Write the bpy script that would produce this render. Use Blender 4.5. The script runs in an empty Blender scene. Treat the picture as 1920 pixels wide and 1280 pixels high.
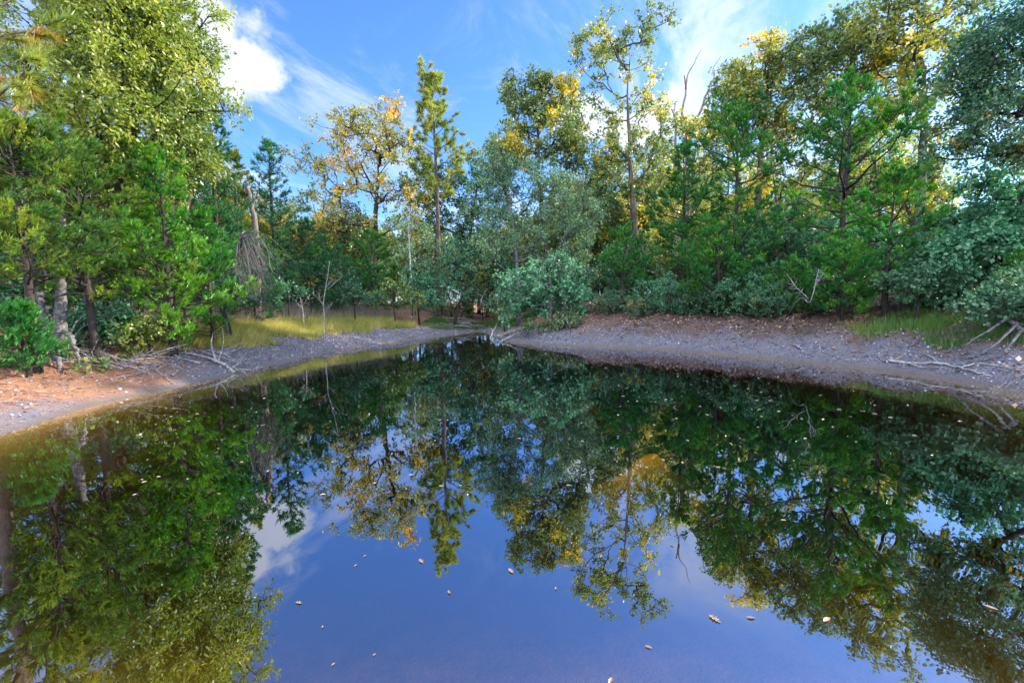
import bpy, math, random
import numpy as np
from math import radians as R

# ------------------------------------------------------------------ camera
SC = bpy.context.scene
COL = SC.collection
CAM_H, FPX, PITCH, ROLL = 1.55, 853.33, 5.0, -1.0
cd = bpy.data.cameras.new("camera"); cam = bpy.data.objects.new("camera", cd); COL.objects.link(cam)
cd.sensor_width = 36.0; cd.lens = 16.0; cd.clip_start = 0.05; cd.clip_end = 3000
from mathutils import Matrix, Vector
_rot = Matrix.Rotation(R(90 - PITCH), 4, 'X') @ Matrix.Rotation(R(ROLL), 4, 'Z')
cam.matrix_world = Matrix.Translation((0, 0, CAM_H)) @ _rot
SC.camera = cam
RM = np.array(_rot.to_3x3())

# ------------------------------------------------------------------ light and exposure
SUN_AZ, SUN_EL = 73.0, 27.0          # azimuth clockwise from the view direction (+Y), elevation
SKY_STRENGTH, SUN_POWER, EXPOSURE = 0.10, 5.0, 1.64
sdir = Vector((math.sin(R(SUN_AZ)) * math.cos(R(SUN_EL)), math.cos(R(SUN_AZ)) * math.cos(R(SUN_EL)), math.sin(R(SUN_EL))))
sl = bpy.data.lights.new("sun", 'SUN'); sl.energy = SUN_POWER; sl.angle = R(0.6); sl.color = (1.0, 0.86, 0.64)
so = bpy.data.objects.new("sun", sl); COL.objects.link(so)
so.rotation_euler = sdir.to_track_quat('Z', 'Y').to_euler(); so.location = (30, 15, 30)
SC.view_settings.view_transform = 'Standard'; SC.view_settings.look = 'None'
SC.view_settings.exposure = EXPOSURE; SC.view_settings.gamma = 1.0
SC.render.engine = 'CYCLES'
cy = SC.cycles
cy.max_bounces = 5; cy.diffuse_bounces = 3; cy.glossy_bounces = 2; cy.transmission_bounces = 3
cy.transparent_max_bounces = 8; cy.volume_bounces = 0; cy.sample_clamp_indirect = 4.0
cy.caustics_reflective = False; cy.caustics_refractive = False


def ray(px, py):
    d = RM @ np.array([(px - 960) / FPX, (640 - py) / FPX, -1.0])
    return d


def at(px, py, depth):
    d = ray(px, py)
    return np.array([0, 0, CAM_H]) + d * (depth / d[1])


def onz(px, py, z=0.0):
    d = ray(px, py)
    return np.array([0, 0, CAM_H]) + d * ((z - CAM_H) / d[2])


# ------------------------------------------------------------------ node helpers
class NT:
    def __init__(s, tree):
        s.t = tree; s.n = tree.nodes; s.l = tree.links

    def new(s, typ, ins=None, **kw):
        nd = s.n.new(typ)
        for k, v in kw.items(): setattr(nd, k, v)
        for k, v in (ins or {}).items(): s.put(nd.inputs[k], v)
        return nd

    def put(s, sock, v):
        if isinstance(v, bpy.types.NodeSocket): s.l.new(v, sock)
        else:
            if sock.type == 'RGBA' and len(v) == 3: v = (*v, 1)
            sock.default_value = v

    def m(s, op, a, b=0.0, c=0.0, clamp=False):
        nd = s.n.new('ShaderNodeMath'); nd.operation = op; nd.use_clamp = clamp
        for i, v in enumerate((a, b, c)): s.put(nd.inputs[i], v)
        return nd.outputs[0]

    def vm(s, op, a, b=None):
        nd = s.n.new('ShaderNodeVectorMath'); nd.operation = op
        s.put(nd.inputs[0], a)
        if b is not None: s.put(nd.inputs[1], b)
        return nd.outputs['Value'] if op in ('DOT_PRODUCT', 'LENGTH', 'DISTANCE') else nd.outputs['Vector']

    def mix(s, f, a, b):
        nd = s.n.new('ShaderNodeMix'); nd.data_type = 'RGBA'
        s.put(nd.inputs[0], f); s.put(nd.inputs[6], a); s.put(nd.inputs[7], b)
        return nd.outputs[2]

    def sm(s, v, lo, hi):
        nd = s.n.new('ShaderNodeMapRange'); nd.interpolation_type = 'SMOOTHSTEP'
        s.put(nd.inputs[0], v); s.put(nd.inputs[1], lo); s.put(nd.inputs[2], hi)
        return nd.outputs[0]

    def noise(s, vec, scale, detail=4.0, rough=0.55, dist=0.0, col=False):
        nd = s.n.new('ShaderNodeTexNoise')
        if vec is not None: s.put(nd.inputs['Vector'], vec)
        nd.inputs['Scale'].default_value = scale; nd.inputs['Detail'].default_value = detail
        nd.inputs['Roughness'].default_value = rough; nd.inputs['Distortion'].default_value = dist
        return nd.outputs['Color' if col else 'Fac']

    def ramp(s, f, stops):
        nd = s.n.new('ShaderNodeValToRGB'); s.put(nd.inputs[0], f)
        e = nd.color_ramp.elements
        while len(e) < len(stops): e.new(0.5)
        for el, (p, c) in zip(e, stops):
            el.position = p; el.color = (*c, 1)
        return nd.outputs[0]


# ------------------------------------------------------------------ world: sky and clouds
W = bpy.data.worlds.new("World"); SC.world = W; W.use_nodes = True
wt = NT(W.node_tree); wt.n.clear()
sky = wt.new('ShaderNodeTexSky', sky_type='NISHITA', sun_disc=False, sun_elevation=R(SUN_EL), sun_rotation=R(SUN_AZ),
             air_density=1.0, dust_density=0.6, ozone_density=1.6)
tc = wt.new('ShaderNodeTexCoord'); D = tc.outputs['Generated']
sep = wt.new('ShaderNodeSeparateXYZ', {0: D})
skyc = wt.new('ShaderNodeMix', data_type='RGBA', blend_type='MULTIPLY')
wt.put(skyc.inputs[0], 1.0); wt.put(skyc.inputs[6], sky.outputs[0]); wt.put(skyc.inputs[7], (0.47, 0.76, 1.20))
base = skyc.outputs[2]
zc = wt.m('MAXIMUM', wt.m('ADD', sep.outputs[2], 0.12), 0.03)
pl = wt.new('ShaderNodeCombineXYZ', {0: wt.m('DIVIDE', sep.outputs[0], zc), 1: wt.m('DIVIDE', sep.outputs[1], zc), 2: 0.0}).outputs[0]
mp0 = wt.new('ShaderNodeMapping', {0: pl, 'Rotation': (0, 0, R(-71))})
mp = wt.new('ShaderNodeMapping', {0: mp0.outputs[0], 'Scale': (0.62, 1.35, 1)})
warp = wt.vm('ADD', mp.outputs[0], wt.vm('SCALE', wt.noise(mp.outputs[0], 0.7, 2, col=True)))
for nd in wt.n:
    if nd.type == 'VECT_MATH' and nd.operation == 'SCALE': nd.inputs['Scale'].default_value = 0.9
cir = wt.noise(warp, 1.5, 12, 0.66, 0.5)
cov = wt.noise(pl, 0.42, 2, 0.5)
cirm = wt.m('MULTIPLY', wt.sm(cir, 0.45, 0.70), wt.sm(cov, 0.27, 0.55))
cirm = wt.m('MULTIPLY', cirm, wt.m('MULTIPLY', 0.85, wt.m('SUBTRACT', 1.0, wt.sm(sep.outputs[2], 0.47, 0.60))))


def puff(px, py, rx, nz, seed, hard=0.10):
    """cumulus mask round one direction of the sky"""
    d = Vector(ray(px, py)).normalized()
    off = wt.vm('SUBTRACT', D, tuple(d))
    side = d.cross(Vector((0, 0, 1))).normalized(); up = side.cross(d).normalized()
    a = wt.m('MULTIPLY', wt.vm('DOT_PRODUCT', off, tuple(side)), 1.0 / rx)
    b = wt.m('MULTIPLY', wt.vm('DOT_PRODUCT', off, tuple(up)), 1.0 / (rx * 0.62))
    c = wt.m('MULTIPLY', wt.vm('DOT_PRODUCT', off, tuple(d)), 1.0 / rx)
    r = wt.m('SQRT', wt.m('ADD', wt.m('ADD', wt.m('MULTIPLY', a, a), wt.m('MULTIPLY', b, b)), wt.m('MULTIPLY', c, c)))
    n = wt.noise(wt.vm('ADD', D, (seed, seed * .7, 1.3)), nz, 7, 0.58, 0.0)
    v = wt.m('ADD', r, wt.m('MULTIPLY', wt.m('SUBTRACT', n, 0.5), 2.6))
    return wt.m('SUBTRACT', 1.0, wt.sm(v, 1.0 - hard, 1.0 + hard))


cm = puff(390, 90, 0.10, 12, 0.0, .28)
for a in ((462, 125, 0.055, 16, 2.0, .32), (400, 120, 0.06, 14, 3.1, .3), (1110, 225, 0.06, 13, 5.0, .2), (1275, 210, 0.065, 12, 7.0, .2), (1190, 250, 0.07, 11, 9.0, .2)):
    cm = wt.m('MAXIMUM', cm, puff(*a))
# unseen bright cloud behind the photographer, added as fill light for the shaded trees
fill_cloud = wt.m('MULTIPLY', wt.sm(wt.m('MULTIPLY', sep.outputs[1], -1.0), -0.15, 0.45), wt.sm(wt.noise(pl, 0.9, 5, 0.6, 0.3), 0.26, 0.50))
cshade = wt.mix(wt.noise(D, 13, 5, 0.6), (2.5, 3.0, 4.0), (4.0, 4.05, 4.2))
skyA = wt.mix(cirm, base, (3.6, 3.9, 4.5))
skyB = wt.mix(cm, skyA, cshade)
skyC = wt.mix(wt.m('MULTIPLY', fill_cloud, 0.9), skyB, (18.0, 19.8, 22.0))
bg = wt.new('ShaderNodeBackground', {0: skyC, 1: SKY_STRENGTH})
wo = wt.new('ShaderNodeOutputWorld', {0: bg.outputs[0]})


# ------------------------------------------------------------------ materials
def material(name):
    m = bpy.data.materials.new(name); m.use_nodes = True
    t = NT(m.node_tree); t.n.clear()
    return m, t


def out(t, sh, vol=None):
    o = t.new('ShaderNodeOutputMaterial'); t.l.new(sh, o.inputs[0])
    if vol is not None: t.l.new(vol, o.inputs[1])


def leaf_mat(name, stops, transl=0.45, gloss=0.06, rough=0.45, tcol=1.3):
    m, t = material(name)
    tone = t.new('ShaderNodeAttribute', attribute_name='tone').outputs['Fac']
    c = t.ramp(tone, stops)
    df = t.new('ShaderNodeBsdfDiffuse', {0: c})
    hc = t.new('ShaderNodeHueSaturation', {'Color': c, 'Hue': 0.5, 'Saturation': 1.08, 'Value': tcol})
    tr = t.new('ShaderNodeBsdfTranslucent', {0: hc.outputs[0]})
    a = t.new('ShaderNodeMixShader', {0: transl}); t.l.new(df.outputs[0], a.inputs[1]); t.l.new(tr.outputs[0], a.inputs[2])
    gl = t.new('ShaderNodeBsdfGlossy', {0: (1, 1, 1), 'Roughness': rough})
    b = t.new('ShaderNodeMixShader', {0: gloss}); t.l.new(a.outputs[0], b.inputs[1]); t.l.new(gl.outputs[0], b.inputs[2])
    out(t, b.outputs[0]); return m


def bark_mat(name, c0, c1, scale=9.0, stretch=0.25):
    m, t = material(name)
    o = t.new('ShaderNodeTexCoord').outputs['Object']
    mpn = t.new('ShaderNodeMapping', {0: o, 'Scale': (1, 1, stretch)}).outputs[0]
    n1 = t.noise(mpn, scale, 6, 0.65, 0.5); n2 = t.noise(o, 1.3, 3)
    f = t.m('ADD', t.m('MULTIPLY', n1, 0.75), t.m('MULTIPLY', n2, 0.25))
    c = t.ramp(f, [(0.36, c0), (0.64, c1)])
    bp = t.new('ShaderNodeBump', {'Strength': 1.0, 'Distance': 0.05, 'Height': n1})
    p = t.new('ShaderNodeBsdfPrincipled', {'Base Color': c, 'Roughness': 0.9, 'Normal': bp.outputs[0]})
    p.inputs['Specular IOR Level'].default_value = 0.2
    out(t, p.outputs[0]); return m


M = {}
M['oak_green'] = leaf_mat('oak_leaf_green', [(0, (.06, .13, .03)), (.45, (.12, .20, .035)), (.75, (.21, .26, .04)), (1, (.40, .34, .04))])
M['oak_olive'] = leaf_mat('oak_leaf_olive', [(0, (.07, .13, .05)), (.5, (.13, .19, .05)), (.72, (.23, .26, .045)), (.9, (.44, .39, .035)), (1, (.54, .38, .03))], .5)
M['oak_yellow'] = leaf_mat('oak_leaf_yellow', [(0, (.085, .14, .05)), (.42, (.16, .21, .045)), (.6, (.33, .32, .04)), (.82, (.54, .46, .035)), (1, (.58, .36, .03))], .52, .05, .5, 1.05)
M['oak_orange'] = leaf_mat('oak_leaf_orange', [(0, (.10, .15, .06)), (.4, (.19, .21, .06)), (.62, (.38, .33, .045)), (.84, (.54, .37, .035)), (1, (.52, .20, .025))], .5)
M['willow_oak'] = leaf_mat('willow_oak_leaf', [(0, (.06, .13, .025)), (.4, (.14, .21, .03)), (.8, (.26, .30, .035)), (1, (.42, .38, .05))], .42, .05)
M['teal'] = leaf_mat('pale_green_leaf', [(0, (.035, .15, .07)), (.5, (.07, .23, .105)), (1, (.15, .34, .17))], .35, .05, .5)
M['sage'] = leaf_mat('grey_green_leaf', [(0, (.06, .14, .07)), (.5, (.105, .21, .095)), (1, (.20, .31, .13))], .4, .05, .5)
M['dark_leaf'] = leaf_mat('dark_green_leaf', [(0, (.025, .09, .05)), (.6, (.06, .15, .075)), (.93, (.10, .20, .09)), (1, (.42, .26, .03))], .35, .035)
M['cedar'] = leaf_mat('cedar_foliage', [(0, (.02, .12, .03)), (.5, (.04, .20, .032)), (1, (.13, .31, .028))], .3, .03, .6, 1.1)
M['cedar_dark'] = leaf_mat('cedar_foliage_dark', [(0, (.02, .10, .05)), (.5, (.04, .165, .06)), (1, (.08, .23, .06))], .3, .04, .6, 1.1)
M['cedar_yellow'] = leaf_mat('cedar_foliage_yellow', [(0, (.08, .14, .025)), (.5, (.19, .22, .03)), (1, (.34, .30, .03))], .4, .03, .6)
M['cedar_olive'] = leaf_mat('cedar_foliage_olive', [(0, (.05, .13, .025)), (.5, (.12, .21, .03)), (1, (.28, .31, .035))], .4, .03, .6)
M['pine'] = leaf_mat('pine_needles', [(0, (.07, .15, .045)), (.5, (.15, .23, .05)), (.86, (.32, .36, .06)), (1, (.42, .19, .06))], .3, .06)
M['grass_yellow'] = leaf_mat('dry_grass', [(0, (.14, .20, .05)), (.5, (.36, .35, .09)), (1, (.60, .49, .20))], .4, .03)
M['grass_green'] = leaf_mat('green_grass', [(0, (.05, .13, .03)), (.6, (.10, .20, .04)), (1, (.25, .25, .08))], .4, .03)
M['weeds'] = leaf_mat('dry_weed_stems', [(0, (.20, .17, .15)), (.5, (.30, .27, .25)), (1, (.40, .35, .28))], .25, .02)
M['litter'] = leaf_mat('fallen_leaves', [(0, (.09, .05, .04)), (.4, (.19, .105, .075)), (.75, (.30, .18, .12)), (1, (.46, .36, .24))], .1, .04)
M['needle_litter'] = leaf_mat('fallen_needles', [(0, (.15, .07, .045)), (.5, (.30, .145, .075)), (1, (.44, .26, .15))], .1, .03)
M['mud_chips'] = leaf_mat('dried_mud_chips', [(0, (.10, .095, .115)), (.5, (.17, .165, .205)), (1, (.38, .37, .44))], 0.02, .04)
M['wet_leaf'] = leaf_mat('floating_leaf', [(0, (.16, .09, .05)), (.5, (.30, .21, .14)), (1, (.46, .41, .35))], .1, .16, .3)
M['bark'] = bark_mat('bark_brown', (.035, .028, .026), (.13, .105, .09))
M['bark_dark'] = bark_mat('bark_dark', (.014, .012, .013), (.055, .045, .043))
M['bark_grey'] = bark_mat('bark_grey', (.028, .027, .031), (.19, .187, .205), 13, .8)
M['bark_pine'] = bark_mat('bark_pine', (.035, .028, .026), (.14, .10, .085), 8, .5)
M['dead_wood'] = bark_mat('dead_wood_grey', (.10, .095, .105), (.40, .38, .41), 16, .4)
M['dead_dark'] = bark_mat('dead_wood_brown', (.06, .05, .05), (.20, .17, .165), 12, .3)


# ------------------------------------------------------------------ mesh helpers
def mesh_obj(name, V, polys, mat, parent=None, tone=None, smooth=False, origin=None):
    """polys: list of (n,k) int arrays, tone: per polygon values in the same order"""
    V = np.asarray(V, dtype=np.float32)
    o = np.zeros(3) if origin is None else np.asarray(origin)
    me = bpy.data.meshes.new(name)
    me.vertices.add(len(V)); me.vertices.foreach_set('co', (V - o).astype(np.float32).ravel())
    idx = np.concatenate([p.ravel() for p in polys]).astype(np.int32)
    tot = np.concatenate([np.full(len(p), p.shape[1]) for p in polys]).astype(np.int32)
    st = np.concatenate([[0], np.cumsum(tot)[:-1]]).astype(np.int32)
    me.loops.add(len(idx)); me.loops.foreach_set('vertex_index', idx)
    me.polygons.add(len(tot)); me.polygons.foreach_set('loop_start', st); me.polygons.foreach_set('loop_total', tot)
    if smooth: me.polygons.foreach_set('use_smooth', np.ones(len(tot), dtype=bool))
    if tone is not None:
        a = me.attributes.new('tone', 'FLOAT', 'FACE'); a.data.foreach_set('value', np.clip(tone, 0, 1).astype(np.float32))
    me.materials.append(mat)
    me.update(calc_edges=True)
    ob = bpy.data.objects.new(name, me); COL.objects.link(ob)
    if parent is not None: ob.parent = parent
    elif origin is not None: ob.location = tuple(o)
    return ob


def tag(o, label=None, cat=None, group=None, kind=None):
    if label: o['label'] = label
    if cat: o['category'] = cat
    if group: o['group'] = group
    if kind: o['kind'] = kind
    return o


def thing(name, loc, label, cat, group=None):
    o = bpy.data.objects.new(name, None); COL.objects.link(o); o.location = tuple(float(v) for v in loc)
    o.empty_display_size = 0.3
    return tag(o, label, cat, group)


def copy_tree(src, loc, rz=0.0, sc=1.0, label=None, group=None):
    r = src.copy(); COL.objects.link(r); r.location = tuple(float(v) for v in loc)
    r.rotation_euler = (0, 0, rz); r.scale = (sc, sc, sc)
    if label: r['label'] = label
    if group: r['group'] = group
    for ch in list(src.children):
        c = ch.copy(); COL.objects.link(c); c.parent = r
    return r


def unit(a):
    return a / np.maximum(np.linalg.norm(a, axis=-1, keepdims=True), 1e-9)


class Tubes:
    def __init__(s): s.V = []; s.Q = []; s.T = []; s.n = 0

    def add(s, P, r, sides=6):
        P = np.asarray(P, float); r = np.asarray(r, float); n = len(P)
        if n < 2: return
        t = unit(np.gradient(P, axis=0))
        ref = np.array([0.31, 0.17, 0.93]) if abs(t[0, 2]) < 0.9 else np.array([0.9, 0.3, 0.1])
        a = unit(np.cross(t, ref)); b = np.cross(t, a)
        an = np.arange(sides) * 2 * np.pi / sides
        ring = P[:, None] + r[:, None, None] * (np.cos(an)[None, :, None] * a[:, None] + np.sin(an)[None, :, None] * b[:, None])
        s.V.append(ring.reshape(-1, 3))
        i = np.arange(n - 1)[:, None] * sides; j = np.arange(sides)[None]; k = (j + 1) % sides
        q = np.stack([i + j, i + k, i + sides + k, i + sides + j], -1).reshape(-1, 4) + s.n
        s.Q.append(q); s.n += n * sides
        s.V.append(P[[0, -1]])                       # close both ends
        j = np.arange(sides); k = (j + 1) % sides; base = s.n - n * sides
        s.T.append(np.stack([np.full(sides, s.n), base + k, base + j], -1))
        e = base + (n - 1) * sides
        s.T.append(np.stack([np.full(sides, s.n + 1), e + j, e + k], -1))
        s.n += 2

    def twigs(s, A, B, r):
        """straight three-sided tapering twigs from A to B"""
        A = np.asarray(A); B = np.asarray(B); m = len(A)
        if m == 0: return
        t = unit(B - A); a = unit(np.cross(t, np.array([0.3, 0.2, 0.93]))); b = np.cross(t, a)
        r = np.broadcast_to(np.asarray(r, float), (m,))[:, None]
        v = np.stack([A + a * r, A + (-.5 * a + .866 * b) * r, A + (-.5 * a - .866 * b) * r, B], 1)
        s.V.append(v.reshape(-1, 3)); o = np.arange(m)[:, None] * 4 + s.n
        for f in ((0, 1, 3), (1, 2, 3), (2, 0, 3)): s.T.append(o + np.array(f))
        s.n += 4 * m

    def build(s, name, mat, parent=None, origin=None):
        pol = []
        if s.Q: pol.append(np.concatenate(s.Q))
        if s.T: pol.append(np.concatenate(s.T))
        return mesh_obj(name, np.concatenate(s.V), pol, mat, parent, smooth=True, origin=origin)


def leaves_mesh(rng, P, A, L, wfac, flat=0.8):
    """kite-shaped leaf faces: position, long axis, length"""
    m = len(P)
    A = unit(A); n = rng.normal(size=(m, 3)); n[:, 2] += flat * 1.6
    b = unit(np.cross(A, n)); n = np.cross(b, A)
    L = L[:, None]; w = wfac * L
    v = np.stack([P, P + A * L * .45 + b * w - n * L * .06, P + A * L - n * L * .12, P + A * L * .45 - b * w - n * L * .06], 1)
    q = np.arange(m)[:, None] * 4 + np.arange(4)
    return v.reshape(-1, 3), q


def needles_mesh(P, Dr, L, w):
    """thin triangles from P along Dr"""
    m = len(P); Dr = unit(Dr)
    b = unit(np.cross(Dr, np.array([0.23, 0.41, 0.88])))
    L = L[:, None]
    v = np.stack([P - b * w[:, None], P + b * w[:, None], P + Dr * L], 1)
    return v.reshape(-1, 3), np.arange(m)[:, None] * 3 + np.arange(3)


# ------------------------------------------------------------------ the pond's outline and the terrain
shore_px = [(0, 815), (170, 760), (330, 725), (440, 700), (560, 672), (640, 655), (720, 643), (800, 634), (860, 626), (900, 622),
            (925, 630), (945, 640), (1000, 645), (1080, 648), (1150, 650), (1250, 655), (1350, 664), (1450, 672), (1550, 682),
            (1650, 693), (1750, 707), (1850, 722), (1920, 735)]
SH = [onz(*p)[:2] for p in shore_px]
near = [(8.5, 5.0), (8.6, 3.3), (7.8, 1.6), (6.0, 0.9), (3.0, 0.8), (0.0, 0.75), (-3.3, 0.8), (-5.4, 1.2), (-6.6, 2.6), (-6.9, 4.2)]
# metres to the water's edge along each column of the photo, as first surveyed and as adopted
SURVEY = (6.34, 7.97, 9.45, 10.88, 13.10, 14.93, 16.48, 17.80, 19.21, 19.96, 18.15, 16.33, 15.44, 14.84, 14.42, 13.63, 12.53, 11.68, 10.78, 9.96, 9.09, 8.32, 7.76)
_kx = np.array([p[0] for p in shore_px], float); _kr = np.array([q[1] for q in SH]) / np.array(SURVEY)


def dz(px, depth):
    return depth * float(np.interp(px, _kx, _kr))


POLY = np.array([tuple(p) for p in SH] + near)


BARA, BARB, BAR2 = onz(1075, 905, -.3)[:2], onz(1280, 832, -.3)[:2], onz(585, 722)[:2]      # ends of the muddy bar, a second shoal


def shore_dist(x, y):
    """signed distance to the water's edge, positive on land"""
    x = np.atleast_1d(np.asarray(x, float)).ravel(); y = np.atleast_1d(np.asarray(y, float)).ravel()
    d = np.full(x.shape, 1e9); inside = np.zeros(x.shape, bool)
    a = POLY; b = np.roll(POLY, -1, 0)
    for (ax, ay), (bx, by) in zip(a, b):
        ex, ey = bx - ax, by - ay
        t = np.clip(((x - ax) * ex + (y - ay) * ey) / (ex * ex + ey * ey), 0, 1)
        d = np.minimum(d, (x - ax - t * ex) ** 2 + (y - ay - t * ey) ** 2)
        c = (ay > y) != (by > y)
        xi = ax + (y - ay) / (ey if abs(ey) > 1e-9 else 1e-9) * ex
        inside ^= c & (x < xi)
    d = np.sqrt(d)
    return np.where(inside, -d, d)


def wob(x, y, s, k):
    return (np.sin(x * s + k) * np.cos(y * s * 1.17 + 2.1 * k) + 0.5 * np.sin(x * s * 2.3 - y * s * 1.9 + k * 3.3)) / 1.5


def ss(v, a, b):
    t = np.clip((v - a) / (b - a), 0, 1); return t * t * (3 - 2 * t)


def ground_z(x, y, d=None):
    x = np.asarray(x, float); y = np.asarray(y, float)
    if d is None: d = shore_dist(x, y).reshape(x.shape)
    right = ss(x, 0.5, 4.0)
    creek = np.exp(-((x + 1.7 + 0.06 * (y - 23)) / 2.4) ** 2) * ss(y, 18, 22)
    zm = (1.55 + 0.45 * right) * (1 - 0.62 * creek)
    dl = np.maximum(d, 0)
    dl = dl + 0.25 * wob(x, y, 1.6, 2.0) * ss(dl, 0.2, 1.5)
    z = zm * (1 - np.exp(-np.maximum(dl, 0) / (4.6 - 0.6 * right)))
    z = z + 0.05 * wob(x, y, 2.9, .7) * ss(d, .3, 1.2) + 0.012 * wob(x, y, 9.0, 1.3) * ss(d, .05, .5)
    z = z + 0.5 * wob(x, y, .11, 4.0) * ss(d, 14, 40)
    bed = -1.35 * (1 - np.exp(np.minimum(d, 0) * 0.33))
    # a shallow muddy bar in the middle of the pond
    ux, uy = (BARB - BARA) / np.linalg.norm(BARB - BARA); cx, cy = (BARA + BARB) / 2
    bar = np.exp(-(((x - cx) * ux + (y - cy) * uy) / (.55 * np.linalg.norm(BARB - BARA))) ** 2 - (((y - cy) * ux - (x - cx) * uy) / .30) ** 2)
    bar = np.clip(bar * (1.02 + .3 * wob(x, y, 5.0, 2.2)), 0, 1); tgt = np.maximum(bed, -0.25)
    bed = bed + (tgt - bed) * np.clip(bar, 0, 1) * .95 + 0.03 * wob(x, y, 1.9, .4) * ss(-d, .3, 1.5)
    return np.where(d > 0, z, bed)


def gz(x, y):
    return float(ground_z(np.array([x]), np.array([y]))[0])


def axis_coords(lo, hi, step, far):
    c = list(np.arange(lo, hi + 1e-6, step)); s = step; v = hi
    while v < far: s *= 1.28; v += s; c.append(v)
    s = step; v = lo
    while v > -far: s *= 1.28; v -= s; c.insert(0, v)
    return np.array(c)


gx = axis_coords(-15, 15, 0.1, 600); gy = axis_coords(-1.0, 29, 0.1, 600)
X, Y = np.meshgrid(gx, gy)
DD = shore_dist(X, Y).reshape(X.shape)
Z = ground_z(X, Y, DD)
nx, ny = len(gx), len(gy)
ii = (np.arange(ny - 1)[:, None] * nx + np.arange(nx - 1)[None]).ravel()
gq = np.stack([ii, ii + 1, ii + nx + 1, ii + nx], -1)
m, t = material('forest_ground')
sh = t.new('ShaderNodeAttribute', attribute_name='shore').outputs['Fac']
pos = t.new('ShaderNodeNewGeometry').outputs['Position']
px_ = t.new('ShaderNodeSeparateXYZ', {0: pos}).outputs[0]
n_big = t.noise(pos, 0.9, 5, 0.6); n_mid = t.noise(pos, 5, 5, 0.65); n_fine = t.noise(pos, 32, 4, 0.7)
right = t.sm(px_, 0.0, 4.0)
needle = t.mix(n_mid, (.12, .062, .048), (.27, .135, .08))
brown = t.mix(n_mid, (.04, .026, .028), (.12, .075, .065))
upland = t.mix(right, needle, brown)
upland = t.mix(t.sm(n_fine, .52, .70), upland, (.21, .155, .13))
mudc = t.mix(n_fine, (.06, .056, .076), (.18, .172, .225))
mudc = t.mix(t.sm(n_mid, .5, .72), mudc, (.17, .135, .13))
se = t.m('ADD', sh, t.m('MULTIPLY', t.m('SUBTRACT', n_big, .5), 2.6))
py_ = t.new('ShaderNodeSeparateXYZ', {0: pos}).outputs[1]
se = t.m('ADD', se, t.m('MULTIPLY', 1.5, t.m('MULTIPLY', t.sm(px_, -4.5, -6.5), t.m('SUBTRACT', 1.0, t.sm(py_, 8.6, 11.0)))))
f_mud = t.m('SUBTRACT', 1.0, t.sm(se, t.m('SUBTRACT', 1.2, t.m('MULTIPLY', right, .5)), t.m('SUBTRACT', 2.3, t.m('MULTIPLY', right, .85))))
land = t.mix(f_mud, upland, mudc)
wet = t.m('SUBTRACT', 1.0, t.sm(t.m('ADD', sh, t.m('MULTIPLY', n_mid, .18)), .08, .34))
land = t.mix(t.m('MULTIPLY', wet, .72), land, (.085, .07, .062))
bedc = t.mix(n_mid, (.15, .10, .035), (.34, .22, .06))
sunlit_silt = t.m('MULTIPLY', t.sm(t.m('ADD', t.new('ShaderNodeSeparateXYZ', {0: pos}).outputs[2], t.m('MULTIPLY', t.m('SUBTRACT', n_mid, .5), .5)), -.75, -.12), t.m('SUBTRACT', 1.0, t.sm(sh, -1.8, -1.0)))
bedc = t.mix(sunlit_silt, bedc, (.75, .33, .02))  # amber of a sunlit streak put into the colour of the shallow bed
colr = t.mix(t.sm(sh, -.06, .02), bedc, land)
vor = t.new('ShaderNodeTexVoronoi', {'Vector': pos, 'Scale': 14.0}, feature='DISTANCE_TO_EDGE')
hgt = t.m('ADD', t.m('MULTIPLY', n_fine, .6), t.m('MULTIPLY', n_mid, .8))
hgt = t.m('ADD', hgt, t.m('MULTIPLY', t.sm(vor.outputs[0], 0, .12), t.m('MULTIPLY', t.m('MULTIPLY', f_mud, t.sm(sh, .02, .2)), .35)))
bp = t.new('ShaderNodeBump', {'Strength': 0.85, 'Distance': 0.05, 'Height': hgt})
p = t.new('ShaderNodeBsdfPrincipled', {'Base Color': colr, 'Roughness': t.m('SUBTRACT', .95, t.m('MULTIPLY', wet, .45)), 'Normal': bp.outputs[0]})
p.inputs['Specular IOR Level'].default_value = 0.3
out(t, p.outputs[0])
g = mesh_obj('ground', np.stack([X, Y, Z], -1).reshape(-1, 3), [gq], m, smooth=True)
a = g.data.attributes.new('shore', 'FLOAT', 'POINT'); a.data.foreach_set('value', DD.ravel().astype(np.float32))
tag(g, 'pond banks of grey dried mud rising to brown leaf litter', 'ground', kind='structure')

# water: a closed body so that its brown tint deepens with depth
m, t = material('pond_water')
pos = t.new('ShaderNodeNewGeometry').outputs['Position']
mpn = t.new('ShaderNodeMapping', {0: pos, 'Scale': (1.0, 0.6, 1)}).outputs[0]
nn = t.noise(mpn, 1.1, 3, 0.5)
bp = t.new('ShaderNodeBump', {'Strength': 0.09, 'Distance': 0.05, 'Height': t.m('ADD', nn, t.m('MULTIPLY', t.noise(mpn, 4.5, 2, .5), .10))})
fr = t.new('ShaderNodeFresnel', {'IOR': 2.6})
tr = t.new('ShaderNodeBsdfTransparent', {0: (1, 1, 1)})
gl = t.new('ShaderNodeBsdfGlossy', {0: (.79, .83, .95), 'Roughness': t.m('MULTIPLY', t.sm(t.noise(pos, .55, 4, .6), .5, .8), .035), 'Normal': bp.outputs[0]})
geo = t.new('ShaderNodeNewGeometry').outputs['Backfacing']
fac = t.m('MULTIPLY', t.m('MULTIPLY_ADD', fr.outputs[0], 0.85, 0.24, clamp=True), t.m('SUBTRACT', 1.0, geo))
ms = t.new('ShaderNodeMixShader', {0: fac}); t.l.new(tr.outputs[0], ms.inputs[1]); t.l.new(gl.outputs[0], ms.inputs[2])
va = t.new('ShaderNodeVolumeAbsorption', {'Color': (.46, .45, .13), 'Density': 2.2})
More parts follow.
